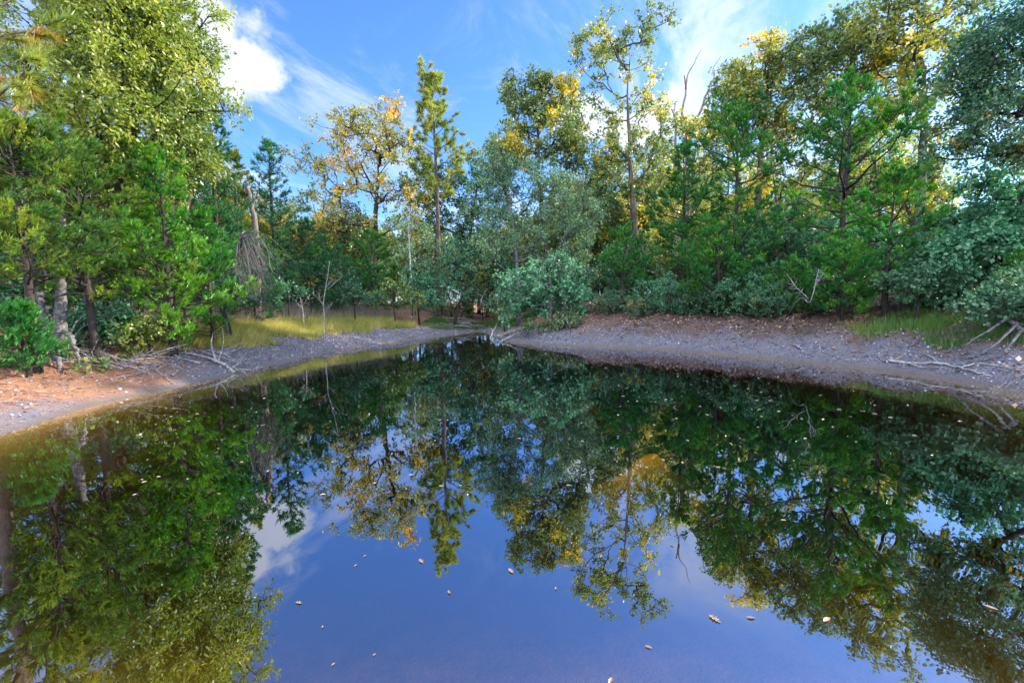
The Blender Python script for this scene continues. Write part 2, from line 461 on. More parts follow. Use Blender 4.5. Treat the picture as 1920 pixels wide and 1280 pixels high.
out(t, ms.outputs[0], va.outputs[0])
cen = POLY.mean(0)
nrm = unit(np.roll(POLY, -1, 0) - np.roll(POLY, 1, 0))
area = 0.5 * np.sum(POLY[:, 0] * np.roll(POLY[:, 1], -1) - np.roll(POLY[:, 0], -1) * POLY[:, 1])
nout = np.stack([nrm[:, 1], -nrm[:, 0]], -1) * (1 if area > 0 else -1)
WP = POLY + nout * 0.5
nW = len(WP)
if area < 0: WP = WP[::-1]
top = np.c_[WP, np.zeros(nW)]; bot = np.c_[WP, np.full(nW, -2.6)]
me = bpy.data.meshes.new('water')
fs = [list(range(nW)), list(range(2 * nW - 1, nW - 1, -1))] + [[i, i + nW, (i + 1) % nW + nW, (i + 1) % nW] for i in range(nW)]
me.from_pydata(np.concatenate([top, bot]).tolist(), [], fs); me.materials.append(m)
w = bpy.data.objects.new('water', me); COL.objects.link(w)
tag(w, 'still brown pond water mirroring trees and blue sky', 'pond', kind='structure')


# ------------------------------------------------------------------ growing trees
def grow(rng, trunk, targets, r0, tip_r=0.012, seg=0.5, zmin=None, rise=0.25, jit=0.07):
    """join every target to the growing skeleton; returns chains of (points, radii), the trunk first"""
    trunk = np.asarray(trunk, float); nt = len(trunk)
    cap = nt + 60 * len(targets) + 10
    P = np.zeros((cap, 3)); par = np.full(cap, -1); P[:nt] = trunk; par[1:nt] = np.arange(nt - 1); n = nt
    chains = []
    ax = np.array([np.min(np.linalg.norm(trunk - q, axis=1)) for q in targets]) if len(targets) else np.zeros(0)
    pen = np.zeros(cap)
    if zmin is not None: pen[:nt] = np.where(trunk[:, 2] < zmin, (zmin - trunk[:, 2]) * 4, 0)
    ends = np.zeros(cap)
    for q in np.asarray(targets)[np.argsort(ax)] if len(targets) else []:
        dv = q - P[:n]; ds = np.linalg.norm(dv, axis=1)
        cost = ds + np.maximum(0, rise * ds - dv[:, 2]) * 1.3 + pen[:n]
        j = int(np.argmin(cost)); k = max(2, int(math.ceil(ds[j] / seg)))
        s = (np.arange(1, k + 1) / k)[:, None]; v = dv[j]
        line = P[j] + np.c_[v[:2] * s ** .85, v[2] * s ** 1.2]
        line += rng.normal(size=line.shape) * jit * ds[j] ** .7 * (4 * s * (1 - s)) * .6
        P[n:n + k] = line; par[n] = j; par[n + 1:n + k] = np.arange(n, n + k - 1)
        chains.append([j] + list(range(n, n + k))); ends[n + k - 1] += 1; n += k
    cnt = ends.copy()
    for i in range(n - 1, 0, -1):
        if par[i] >= 0: cnt[par[i]] += cnt[i]
    r = tip_r * np.maximum(cnt, 1) ** 0.52
    f = np.linspace(0, 1, nt); taper = r0 * (1 - f) ** .8 + tip_r * 1.3
    base_fl = 1 + .5 * np.exp(-f * nt * .9)
    r[:nt] = np.minimum(taper, np.maximum(r[:nt], taper * .75)) * base_fl
    res = [(P[:nt], r[:nt])]
    for c in chains:
        rr = r[c].copy(); rr[0] = min(rr[0], rr[1] * 1.25); res.append((P[c], rr))
    return res


def foliage(rng, T, crad, axis_xy, per_twig, twigs, leaf, wfac, tone_fn, tw, twr=.006, droop=0.0):
    """twigs and leaves round every clump centre"""
    n = len(T); K = twigs
    outw = np.c_[T[:, :2] - axis_xy, np.zeros(n)]; outw = unit(outw)
    d = rng.normal(size=(n, K, 3)) + outw[:, None] * .55; d[..., 2] += .25 - droop
    d = unit(d); ln = crad * rng.uniform(.55, 1.2, (n, K, 1))
    A = np.repeat(T[:, None], K, 1); B = A + d * ln
    tw.twigs(A.reshape(-1, 3), B.reshape(-1, 3), twr)
    q = per_twig
    s = rng.uniform(.25, 1.08, (n, K, q, 1))
    Pp = A[:, :, None] + (d * ln)[:, :, None] * s + rng.normal(size=(n, K, q, 3)) * crad * .13
    ax = d[:, :, None] * .8 + rng.normal(size=(n, K, q, 3)) * .7; ax[..., 2] -= .25 + droop
    L = leaf * rng.uniform(.65, 1.3, n * K * q)
    V, Q = leaves_mesh(rng, Pp.reshape(-1, 3), ax.reshape(-1, 3), L, wfac)
    ct = tone_fn(T)                                             # one hue drift per clump, one per twig
    tone = ct[:, None, None] + rng.normal(size=(n, K, 1)) * .07 + rng.normal(size=(n, K, q)) * .10
    return V, Q, tone.ravel()


def blob_points(rng, blobs, depth, rd, dens=1.0):
    pts = []
    for (px, py, rx, ry, n) in blobs:
        c = at(px, py, depth); k = depth / FPX
        n = max(1, int(round(n * dens)))
        u = unit(rng.normal(size=(n, 3))) * rng.uniform(.25, 1, (n, 1)) ** .5
        pts.append(c + u * np.array([rx * k, rd, ry * k]))
    return np.concatenate(pts)


def drift(rng, lo, hi, k=1.0):
    ph = rng.uniform(0, 6, 3)
    def f(T):
        v = .5 + .33 * np.sin(T[:, 0] * 1.1 * k + ph[0]) * np.cos(T[:, 2] * .9 * k + ph[1]) + .25 * np.sin(T[:, 1] * 1.4 * k + ph[2]) + rng.normal(size=len(T)) * .16
        return lo + (hi - lo) * v
    return f


def broadleaf(seed, px, depth, blobs, label, cat='tree', name='oak_tree', leafm='oak_green', bark='bark', rd=1.3, r0=.16, leaf=.12,
              wfac=.36, crad=.5, twigs=7, per=13, tone=(.2, .7), dens=1.75, lean=None, group=None, trunk_top=None, limbs=False, z0=None,
              stems=None, droop=0.0, rise=.25, tip_r=.011):
    rng = np.random.default_rng(seed); depth = dz(px, depth)
    T = blob_points(rng, blobs, depth, rd, dens)
    gx0 = at(px, 560, depth)[0]
    b = np.array([gx0, depth, 0.0]); b[2] = gz(b[0], b[1])
    T[:, 2] = np.maximum(T[:, 2], ground_z(T[:, 0], T[:, 1]) + .25)
    top = T[np.argmax(T[:, 2])] if trunk_top is None else at(*trunk_top, depth)
    h = top[2] - b[2]
    n = max(5, int(h / .6)); s = np.linspace(0, 1, n)[:, None]
    tip = b + (top - b) * (.93 if trunk_top is None else 1.0)
    bend = rng.normal(size=2) * .05 * h
    trunk = b + (tip - b) * np.c_[s ** 1.3, s ** 1.3, s] + np.c_[bend[0] * np.sin(s * 3.1) * s, bend[1] * np.sin(s * 3.1) * s, s * 0]
    trunk += rng.normal(size=trunk.shape) * .035 * s; trunk[0] = b; trunk[0, 2] -= .12
    zmin = np.percentile(T[:, 2], 6) - .8
    ch = grow(rng, trunk, T, r0, tip_r, zmin=zmin, rise=rise)
    root = thing(name, b, label, cat, group)
    tb = Tubes(); tb.add(*ch[0], sides=9)
    lb = Tubes()
    big = sorted(range(1, len(ch)), key=lambda i: -ch[i][1][0])[:7] if limbs else []
    for i in range(1, len(ch)):
        if i in big: continue
        tb.add(*ch[i], sides=5)
    V, Q, tn = foliage(rng, T, crad, b[:2], per, twigs, leaf, wfac, drift(rng, *tone), tb, droop=droop)
    tb.build('trunk', M[bark], root, b)
    for i in big:
        l = Tubes(); l.add(*ch[i], sides=7); l.build('limb', M[bark], root, b)
    mesh_obj('crown', V, [Q], M[leafm], root, tn, origin=b)
    return root


def cedar_mesh(rng, h, rad, z_low, nb, density, open_=0.0, lean=(0, 0), tone=(.2, .8), fine=1.0, shape=0):
    """returns trunk Tubes and plume arrays round the origin"""
    n = max(5, int(h / .5)); s = np.linspace(0, 1, n)[:, None]
    trunk = np.c_[s * lean[0] + .05 * np.sin(s * 5 + rng.uniform(0, 6)) * s, s * lean[1] + .05 * np.cos(s * 4) * s, s * h - .1 * (1 - s)]
    tb = Tubes(); r0 = .03 + .013 * h
    tb.add(trunk, r0 * (1 - s[:, 0]) ** .9 + .006, 8)
    PP = []; DR = []; LN = []; TN = []
    az = az0 = rng.uniform(0, 6.28)
    for i in range(nb):
        f = (i + rng.uniform(0, 1)) / nb
        z = z_low + (h - z_low) * f ** .92
        az += 2.4 + rng.normal() * .35
        prof = ((1 - f) ** .75 if not shape else (1 - f ** 2.4) ** .8 * (.8 + .35 * math.sin(f * 9 + az0))) * (.75 + .5 * rng.uniform()) * (1 - .35 * math.exp(-f * 9)) + .05
        if rng.uniform() < open_: prof *= .45
        L = rad * prof
        b0 = np.array([np.interp(z, trunk[:, 2], trunk[:, 0]), np.interp(z, trunk[:, 2], trunk[:, 1]), z])
        el = rng.uniform(-.05, .35) + .55 * f
        dr = np.array([math.cos(az) * math.cos(el), math.sin(az) * math.cos(el), math.sin(el)])
        k = 6; u = np.linspace(0, 1, k)[:, None]
        br = b0 + dr * L * u + np.array([0, 0, 1]) * (L * (.18 * u ** 2.2 - .20 * u * (1 - u))) + rng.normal(size=(k, 3)) * .03 * L * u
        tb.add(br, np.linspace(.008 + .012 * L, .004, k), 5)
        ns = max(3, int(L * 7 * density)); t0 = .22
        ct = rng.uniform(*tone)
        uu = rng.uniform(t0, 1.0, ns) ** .8
        bp_ = np.stack([np.interp(uu, u[:, 0], br[:, c]) for c in range(3)], -1)
        sd = np.where(rng.uniform(size=ns) < .5, -1, 1)[:, None] * np.cross(dr, [0, 0, 1.0])[None]
        sub = unit(dr * .75 + sd * rng.uniform(.3, 1.1, (ns, 1)) + rng.normal(size=(ns, 3)) * .22 + np.array([0, 0, .22]))
        sl_ = (.12 + .30 * L * (1.15 - uu) * rng.uniform(.6, 1.2, ns))
        tb.twigs(bp_, bp_ + sub * sl_[:, None], .006)
        for q in range(5):
            fr_ = rng.uniform(.2, 1, ns)[:, None]
            PP.append(bp_ + sub * sl_[:, None] * fr_ + rng.normal(size=(ns, 3)) * .035)
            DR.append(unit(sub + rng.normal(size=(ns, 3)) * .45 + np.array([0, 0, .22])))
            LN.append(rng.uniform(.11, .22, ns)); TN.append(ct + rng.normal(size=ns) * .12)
    for i in range(int(h * 4)):      # dead lower twigs
        z = rng.uniform(.15, max(.6, z_low + h * .22)); an = rng.uniform(0, 6.28); L = rad * rng.uniform(.2, .6)
        b0 = np.array([np.interp(z, trunk[:, 2], trunk[:, 0]), np.interp(z, trunk[:, 2], trunk[:, 1]), z])
        e = b0 + np.array([math.cos(an), math.sin(an), rng.uniform(-.25, .3)]) * L
        u = np.linspace(0, 1, 4)[:, None]; br = b0 + (e - b0) * u + rng.normal(size=(4, 3)) * .06 * L
        tb.add(br, [.012, .009, .007, .004], 4)
        q = rng.integers(1, 4, 5); tb.twigs(br[q], br[q] + unit(rng.normal(size=(5, 3)) + (e - b0)) * rng.uniform(.1, .35, (5, 1)), .005)
    # leader
    k = 14
    PP.append(trunk[-1] + rng.normal(size=(k, 3)) * np.array([.05, .05, .15]) - np.array([0, 0, .12])); DR.append(unit(rng.normal(size=(k, 3)) * .3 + np.array([0, 0, 1.])))
    LN.append(rng.uniform(.15, .25, k)); TN.append(np.full(k, tone[1]))
    return tb, np.concatenate(PP), np.concatenate(DR), np.concatenate(LN), np.concatenate(TN)


def plume_faces(rng, P, Dr, L, T, mper=15, wf=.13):
    n = len(P)
    f = rng.uniform(0, .85, (n, mper))
    side = unit(np.cross(rng.normal(size=(n, mper, 3)), Dr[:, None]))
    dr = unit(Dr[:, None] * .85 + side * .62)
    pos = P[:, None] + Dr[:, None] * (f * L[:, None])[..., None]
    ln = L[:, None] * (.62 - .3 * f) * rng.uniform(.8, 1.25, (n, mper))
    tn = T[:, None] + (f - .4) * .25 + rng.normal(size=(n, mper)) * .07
    V, F = needles_mesh(pos.reshape(-1, 3), dr.reshape(-1, 3), ln.ravel(), (ln * wf).ravel())
    return V, F, tn.ravel()


def cedar(seed, px, depth, py_top, rad_px, label, leafm='cedar', z_low=.5, nb=None, density=1.0, open_=.15, shape=0, bark='bark_dark', tone=(.15, .85),
          name='cedar_tree', group=None, lean=(0, 0), py_base=560, mper=15):
    rng = np.random.default_rng(seed); depth = dz(px, depth)
    x = at(px, py_base, depth)[0]; b = np.array([x, depth, gz(x, depth)])
    h = at(px, py_top, depth)[2] - b[2]; rad = rad_px * depth / FPX
    nb = nb or int(h * 13)
    tb, P, Dr, L, T = cedar_mesh(rng, h, rad, z_low, nb, density, open_, lean, tone, 1.0, shape)
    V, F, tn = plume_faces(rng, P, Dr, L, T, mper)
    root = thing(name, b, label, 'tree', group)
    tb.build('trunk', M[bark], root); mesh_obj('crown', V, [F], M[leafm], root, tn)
    return root


def pine(seed, px, depth, py_top, z_crown, rad, label, tone=(.2, .8), nb=34, tuft=.2, wid=.011, group=None, per=30, dead=.04, lean=(0, 0), sub=5):
    rng = np.random.default_rng(seed); depth = dz(px, depth)
    x = at(px, 500, depth)[0]; b = np.array([x, depth, gz(x, depth)])
    h = at(px, py_top, depth)[2] - b[2]
    n = int(h / .6); s = np.linspace(0, 1, n)[:, None]
    trunk = np.c_[s * lean[0] + .12 * np.sin(s * 4) * s, s * lean[1] + s * 0, s * h - .1 * (1 - s)]
    tb = Tubes(); tb.add(trunk, (.05 + .009 * h) * (1 - s[:, 0]) ** .8 + .012, 9)
    P = []; Dr = []; T = []
    az = rng.uniform(0, 6)
    for i in range(nb):
        f = (i + rng.uniform()) / nb; z = z_crown + (h - z_crown) * f
        az += 2.4 + rng.normal() * .3
        L = rad * (1.05 - f * .75) * rng.uniform(.55, 1.15) * (.6 + .4 * min(1, f * 4))
        el = rng.uniform(.05, .4) + .5 * f
        b0 = np.array([np.interp(z, trunk[:, 2], trunk[:, 0]), np.interp(z, trunk[:, 2], trunk[:, 1]), z])
        dr = np.array([math.cos(az) * math.cos(el), math.sin(az) * math.cos(el), math.sin(el)])
        u = np.linspace(0, 1, 6)[:, None]
        br = b0 + dr * L * u + np.array([0, 0, .22]) * L * u ** 2 + rng.normal(size=(6, 3)) * .04 * L * u
        tb.add(br, np.linspace(.012 + .014 * L, .008, 6), 5)
        ct = rng.uniform(*tone)
        for k in range(sub):
            uu = .42 + .58 * (k + rng.uniform()) / sub
            p0 = np.array([np.interp(uu, u[:, 0], br[:, c]) for c in range(3)])
            sd = unit(dr * .5 + rng.normal(size=3) * .6 + np.array([0, 0, .25]))
            ln = rng.uniform(.15, .5) * (1 + .25 * L)
            p1 = p0 + sd * ln; tb.twigs([p0], [p1], .009)
            for g_ in (.55, .8, 1.0):
                P.append(p0 + (p1 - p0) * g_); Dr.append(sd); T.append(1.0 if rng.uniform() < dead else min(.84, ct + rng.normal() * .1))
        P.append(br[-1]); Dr.append(dr); T.append(min(.84, ct))
    P = np.array(P); Dr = np.array(Dr); T = np.array(T); q = len(P)
    nd = unit(Dr[:, None] * .75 + unit(rng.normal(size=(q, per, 3))))
    pos = P[:, None] + Dr[:, None] * rng.uniform(-.06, .05, (q, per, 1))
    ln = tuft * rng.uniform(.7, 1.2, (q, per))
    V, F = needles_mesh(pos.reshape(-1, 3), nd.reshape(-1, 3), ln.ravel(), np.full(q * per, wid))
    root = thing('pine_tree', b, label, 'tree', group)
    tb.build('trunk', M['bark_pine'], root)
    mesh_obj('crown', V, [F], M['pine'], root, (T[:, None] + rng.normal(size=(q, per)) * .05).ravel())
    return root


# ------------------------------------------------------------------ the trees of the left bank
pine(11, -52, 8.8, -330, 3.9, 2.5, 'long-needled pine at the far left edge of the photo with some brown needles', nb=30, tuft=.24, wid=.009, per=34, dead=.14, tone=(.45, .85))
broadleaf(12, 172, 12.0, [(240, 40, 76, 60, 26), (302, 60, 44, 60, 16), (150, 70, 80, 60, 18), (278, 150, 72, 50, 22), (180, 180, 90, 60, 20),
    (308, 190, 40, 50, 10), (260, 245, 90, 50, 18), (120, 260, 80, 50, 12), (308, 270, 36, 40, 7), (230, 320, 80, 35, 10), (220, -60, 90, 60, 18),
    (300, -50, 60, 40, 10), (405, 190, 14, 16, 2)], 'tall fine-leaved oak filling the upper left corner over the left bank', leafm='willow_oak',
    rd=1.9, r0=.22, leaf=.095, wfac=.24, crad=.46, twigs=8, per=20, tone=(.25, .85), bark='bark_dark')
broadleaf(13, 40, 14.5, [(60, 50, 70, 80, 14), (60, 170, 70, 60, 13), (20, 280, 70, 60, 12), (100, -60, 80, 60, 12), (120, 330, 60, 40, 8)],
    'fine-leaved oak behind the long-needled pine at the left edge', leafm='willow_oak', rd=1.8, r0=.2, leaf=.11, wfac=.26, crad=.55, per=15, tone=(.15, .75))
pine(14, 330, 15.5, -95, 6.0, 1.7, 'pine with pale needle tufts showing beside the white cumulus cloud', nb=30, tuft=.22, wid=.013, tone=(.3, .85), dead=.03)
cedar(15, 318, 11.2, 300, 118, 'bright green bushy cedar sweeping low over the left bank', z_low=.2, density=1.15, tone=(.45, 1.15), nb=80, open_=.3, shape=1)
cedar(16, 185, 12.6, 270, 150, 'dark trunked cedar behind the grey roots on the left bank', leafm='cedar_olive', z_low=1.1, density=1.15, tone=(.1, .9), open_=.3, shape=1)
cedar(17, 55, 8.9, 235, 165, 'green cedar above the forked grey trunk at the left edge', leafm='cedar_olive', z_low=1.45, density=1.35, tone=(-.1, .75), open_=.3, shape=1)
cedar(18, 418, 15.5, 205, 82, 'tall dark cedar at the right end of the left tree group', leafm='cedar_dark', z_low=.5, density=1.0, tone=(.1, .75), open_=.18)
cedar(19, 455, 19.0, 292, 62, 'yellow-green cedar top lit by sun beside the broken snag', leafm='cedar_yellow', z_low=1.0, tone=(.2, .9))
cedar(20, 522, 19.0, 272, 72, 'slim open cedar with a pointed top left of the orange oak', leafm='cedar_dark', z_low=.7, density=.85, open_=.3, tone=(.2, .95))
cedar(21, 585, 20.0, 420, 72, 'dense low cedar below and left of the orange oak', leafm='cedar_dark', z_low=.2, tone=(.2, .8))
cedar(22, 700, 21.5, 440, 62, 'dark green cone-shaped cedar in front of the orange oak trunk', leafm='cedar', z_low=.15, density=1.15, tone=(.1, .6))
cedar(23, 478, 17.0, 440, 62, 'small cedar behind the drooping grey dead tree', leafm='cedar_dark', z_low=.2, tone=(.1, .7))
cedar(24, 640, 20.5, 470, 52, 'small cedar between the bare sapling and the cone-shaped cedar', leafm='cedar_dark', z_low=.2, tone=(.2, .8))
cedar(25, 395, 13.0, 400, 62, 'bright small cedar at the edge of the yellow grass', leafm='cedar', z_low=.2, tone=(.3, .95))

cedar(26, 262, 13.8, 330, 105, 'shaded cedar between the dark trunked cedar and the bright bushy one', leafm='cedar_olive', z_low=.6, density=1.1, tone=(-.1, .7), open_=.3, shape=1)
cedar(27, -40, 12.5, 250, 130, 'cedar cut off by the left edge behind the long-needled pine', leafm='cedar', z_low=.6, density=1.1, tone=(.3, .9))
cedar(28, 372, 17.5, 215, 90, 'tall cedar rising behind the bright green bushy cedar', leafm='cedar_dark', z_low=.6, density=1.1, tone=(.2, .9))
broadleaf(29, 330, 16.5, [(300, 330, 80, 50, 16), (370, 300, 50, 50, 11), (250, 400, 80, 50, 14), (200, 350, 80, 50, 12)], 'yellow-green oak filling the gaps between the left cedars', leafm='willow_oak', rd=1.6, r0=.15, leaf=.12, wfac=.28, crad=.5, per=13, tone=(.2, .8))

# ------------------------------------------------------------------ the trees at the far end
broadleaf(31, 697, 25.0, [(690, 225, 35, 25, 10), (735, 212, 14, 25, 5), (640, 250, 40, 30, 11), (700, 270, 60, 35, 17), (760, 290, 40, 40, 10),
    (590, 310, 38, 25, 8), (640, 330, 50, 40, 13), (720, 340, 60, 40, 15), (620, 390, 60, 30, 12), (770, 370, 30, 40, 8), (590, 435, 50, 22, 7), (690, 420, 90, 22, 9)],
    'broad orange-leaved oak with dark spreading limbs at the far end of the pond', leafm='oak_orange', rd=2.4, r0=.26, leaf=.14, crad=.52, twigs=6, per=11,
    tone=(.1, .85), bark='bark_dark', limbs=True, trunk_top=(712, 290), dens=1.9)
broadleaf(43, 620, 27.5, [(600, 395, 60, 40, 12), (555, 420, 40, 40, 9), (660, 440, 50, 40, 10), (520, 430, 40, 40, 8), (590, 460, 60, 40, 10)], 'yellow-green leafy tree behind the dense low cedar left of the orange oak', leafm='oak_olive',
    rd=1.8, r0=.12, leaf=.14, crad=.55, per=12, tone=(.15, .8))
broadleaf(44, 775, 23.0, [(770, 440, 36, 40, 9), (790, 480, 40, 36, 9), (750, 490, 34, 36, 7), (800, 520, 40, 30, 8)], 'grey-green small tree between the orange oak trunk and the slender pine', leafm='sage',
    rd=1.1, r0=.07, leaf=.11, crad=.42, per=12, tone=(.0, .7))
broadleaf(45, 1290, 20.5, [(1280, 400, 60, 40, 12), (1330, 440, 50, 40, 10), (1240, 470, 50, 36, 9), (1300, 500, 50, 30, 8)], 'yellow-green leafy tree filling the gap between two right bank cedars', leafm='oak_green',
    rd=1.3, r0=.08, leaf=.12, crad=.46, per=12, tone=(.4, 1.0))
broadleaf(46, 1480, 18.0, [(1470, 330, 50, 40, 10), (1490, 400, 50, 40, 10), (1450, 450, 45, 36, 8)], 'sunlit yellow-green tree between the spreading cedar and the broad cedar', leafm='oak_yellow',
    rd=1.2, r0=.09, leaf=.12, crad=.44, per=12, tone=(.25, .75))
pine(32, 822, 24.0, 147, 6.4, 2.1, 'tall slender pine with clumped pale needles right of the orange oak', nb=46, tuft=.26, wid=.020, per=28, tone=(.5, .88), dead=.0)
broadleaf(33, 880, 25.5, [(880, 320, 45, 35, 11), (845, 350, 40, 35, 10), (905, 370, 40, 40, 11), (850, 410, 60, 40, 12), (790, 340, 40, 40, 9), (800, 400, 45, 40, 9), (890, 450, 50, 40, 10)],
    'dark green oak between the slender pine and the tall centre oak', leafm='dark_leaf', rd=1.8, r0=.17, leaf=.14, crad=.5, per=12, tone=(.2, .85), bark='bark_dark', dens=2.4)
broadleaf(34, 1035, 23.0, [(1000, 185, 30, 35, 13), (1050, 190, 28, 33, 11), (958, 190, 14, 38, 6), (1035, 250, 50, 50, 17), (975, 270, 40, 40, 13), (940, 300, 30, 40, 10), (1070, 280, 28, 40, 9)],
    'tall oak with yellow-tipped crown at the centre of the far bank', leafm='oak_olive', rd=1.7, r0=.2, leaf=.14, crad=.5, per=13, tone=(.3, 1.05), limbs=True, dens=2.7)
broadleaf(35, 975, 21.5, [(985, 340, 65, 40, 17), (925, 370, 40, 40, 10), (1060, 370, 50, 40, 12), (980, 430, 80, 50, 18), (1070, 450, 50, 40, 10), (935, 320, 30, 35, 8), (930, 470, 60, 40, 10), (1030, 480, 60, 30, 10), (1090, 410, 40, 40, 8)],
    'pale green small-leaved tree below the tall centre oak', leafm='sage', rd=1.8, r0=.13, leaf=.115, wfac=.3, crad=.5, per=14, tone=(.1, .9), bark='bark_grey', limbs=True, dens=2.4)
broadleaf(36, 1197, 24.0, [(1150, 65, 40, 32, 13), (1208, 55, 42, 24, 12), (1098, 100, 26, 32, 8), (1125, 140, 30, 28, 6), (1185, 105, 35, 30, 5), (1215, 165, 22, 36, 5),
    (1160, 190, 45, 28, 6), (1100, 190, 24, 22, 3), (1215, 215, 28, 34, 6), (1130, 225, 36, 22, 4), (1185, 262, 55, 36, 11), (1190, 330, 58, 46, 13), (1245, 240, 22, 36, 7), (1150, 300, 38, 40, 10), (1240, 310, 40, 40, 10), (1190, 390, 50, 40, 10)],
    'tallest thin-crowned oak, yellow-leaved against open sky', leafm='oak_olive', rd=1.6, r0=.2, leaf=.14, crad=.46, twigs=6, per=12, tone=(.3, 1.05), limbs=True, trunk_top=(1180, 130), dens=1.5)
broadleaf(37, 1115, 25.5, [(1110, 310, 40, 35, 11), (1140, 360, 50, 40, 11), (1095, 400, 50, 40, 11)], 'grey-green leafy tree left of the tallest thin-crowned oak', leafm='sage',
    rd=1.6, r0=.15, leaf=.13, crad=.5, per=13, tone=(.0, .6), dens=2.2)
broadleaf(38, 850, 21.0, [(880, 470, 60, 40, 16), (930, 430, 50, 40, 12), (850, 520, 50, 35, 12), (940, 510, 50, 40, 12)], 'blue-green small-leaved tree leaning over the inlet',
    leafm='teal', rd=1.3, r0=.055, leaf=.10, wfac=.3, crad=.45, per=14, tone=(.1, .75), bark='bark_dark')
broadleaf(39, 1032, 17.6, [(1030, 530, 66, 36, 26), (985, 560, 42, 28, 14), (1075, 558, 34, 28, 12), (1030, 574, 58, 20, 12), (1040, 500, 44, 24, 9), (958, 528, 34, 14, 6), (1100, 530, 20, 30, 6), (945, 585, 14, 10, 3)],
    'rounded pale teal bush overhanging the water at the far bank', cat='bush', name='leafy_bush', leafm='teal', rd=1.1, r0=.05, leaf=.10, wfac=.4, crad=.42, per=14,
    twigs=7, dens=1.15, tone=(-.1, .95), bark='bark_grey', droop=.25, rise=.1)
cedar(40, 1168, 17.2, 432, 66, 'small dark cedar right of the pale teal bush', leafm='cedar', z_low=.9, density=1.0, tone=(.05, .6), open_=.15)
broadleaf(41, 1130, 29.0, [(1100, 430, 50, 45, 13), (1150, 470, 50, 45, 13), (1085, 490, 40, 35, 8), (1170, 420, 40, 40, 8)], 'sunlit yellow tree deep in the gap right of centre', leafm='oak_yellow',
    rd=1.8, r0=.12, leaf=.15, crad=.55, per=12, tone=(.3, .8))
broadleaf(42, 1245, 28.0, [(1240, 380, 55, 45, 15), (1220, 450, 50, 40, 11), (1285, 420, 45, 45, 11), (1265, 320, 40, 30, 8)], 'sunlit yellow tree seen behind the trunk of the tallest oak', leafm='oak_yellow',
    rd=1.6, r0=.11, leaf=.15, crad=.55, per=12, tone=(.25, .75), bark='bark_dark')

# ------------------------------------------------------------------ the trees of the right bank
cedar(51, 1375, 16.2, 205, 128, 'large spreading cedar with bent open limbs on the right bank', z_low=.9, density=.9, open_=.42, tone=(.05, .8), nb=60, shape=1)
cedar(52, 1575, 14.2, 150, 165, 'broad cedar with a dark bare trunk section on the right bank', z_low=.8, density=.9, open_=.42, tone=(.05, .85), nb=62, shape=1)
cedar(53, 1280, 17.6, 280, 78, 'mid-sized cedar left of the large spreading cedar', leafm='cedar', z_low=.9, density=.9, open_=.35, tone=(.05, .65), shape=1)
cedar(54, 1580, 12.7, 470, 78, 'small bright cedar low on the right mud bank', leafm='cedar', z_low=.05, density=1.3, tone=(.2, 1.0), nb=34, open_=.35, shape=1, lean=(-.2, -.3))
cedar(55, 1350, 15.6, 440, 105, 'low bright cedar boughs hanging over the right bank', leafm='cedar', z_low=.1, density=1.2, tone=(.1, .95), nb=42, open_=.35, shape=1, lean=(-.3, -.3))
cedar(56, 1455, 15.4, 400, 84, 'blue-green cedar between the two large right bank cedars', leafm='cedar_dark', z_low=.5, density=.9, tone=(.2, .9), open_=.35, shape=1)
cedar(57, 1660, 12.4, 330, 92, 'green cedar behind the small bright cedar', leafm='cedar', z_low=.5, density=1.0, tone=(.15, .85), open_=.35, shape=1)
broadleaf(58, 1412, 20.0, [(1375, 150, 25, 35, 8), (1420, 115, 30, 30, 10), (1400, 190, 50, 45, 15), (1450, 165, 45, 50, 14), (1380, 250, 45, 40, 10), (1440, 260, 50, 40, 10), (1347, 210, 18, 30, 4)],
    'olive oak with golden tips just right of the forked snag', leafm='oak_olive', rd=1.6, r0=.18, leaf=.13, crad=.48, per=13, tone=(.1, .85), limbs=True, dens=2.0)
broadleaf(59, 1560, 19.0, [(1545, 85, 32, 32, 11), (1500, 120, 40, 40, 12), (1592, 66, 28, 28, 8), (1560, 160, 60, 50, 17), (1500, 210, 50, 50, 12), (1620, 150, 40, 50, 11), (1580, 250, 70, 40, 12)],
    'rounded olive-green oak second from the forked snag on the right', leafm='oak_olive', rd=1.8, r0=.2, leaf=.13, crad=.5, per=13, tone=(.1, .85), dens=1.9)
broadleaf(60, 1715, 17.0, [(1690, 30, 34, 28, 11), (1740, 48, 40, 28, 9), (1640, 48, 28, 28, 7), (1812, 45, 28, 28, 5), (1690, 110, 50, 40, 10), (1765, 120, 45, 36, 8), (1792, 150, 36, 30, 6),
    (1720, 180, 50, 36, 8), (1785, 220, 38, 36, 6), (1680, 225, 50, 36, 8), (1720, -20, 40, 14, 4)], 'tall yellow-leaved oak glowing against the sky on the right', leafm='oak_yellow', rd=1.6, r0=.19,
    leaf=.13, crad=.46, twigs=6, per=12, tone=(.05, .8), limbs=True, bark='bark', dens=1.8)
broadleaf(61, 2010, 11.4, [(1900, 60, 45, 48, 17), (1862, 115, 46, 46, 14), (1925, 150, 60, 60, 14), (1862, 205, 46, 50, 12), (1915, 250, 60, 60, 12), (1842, 280, 46, 46, 9), (1990, 100, 60, 80, 12), (1985, 0, 60, 60, 10)],
    'dark small-leaved tree at the right edge of the photo', leafm='dark_leaf', rd=1.4, r0=.10, leaf=.085, wfac=.3, crad=.4, twigs=8, per=16, tone=(.05, .8), bark='bark_dark')
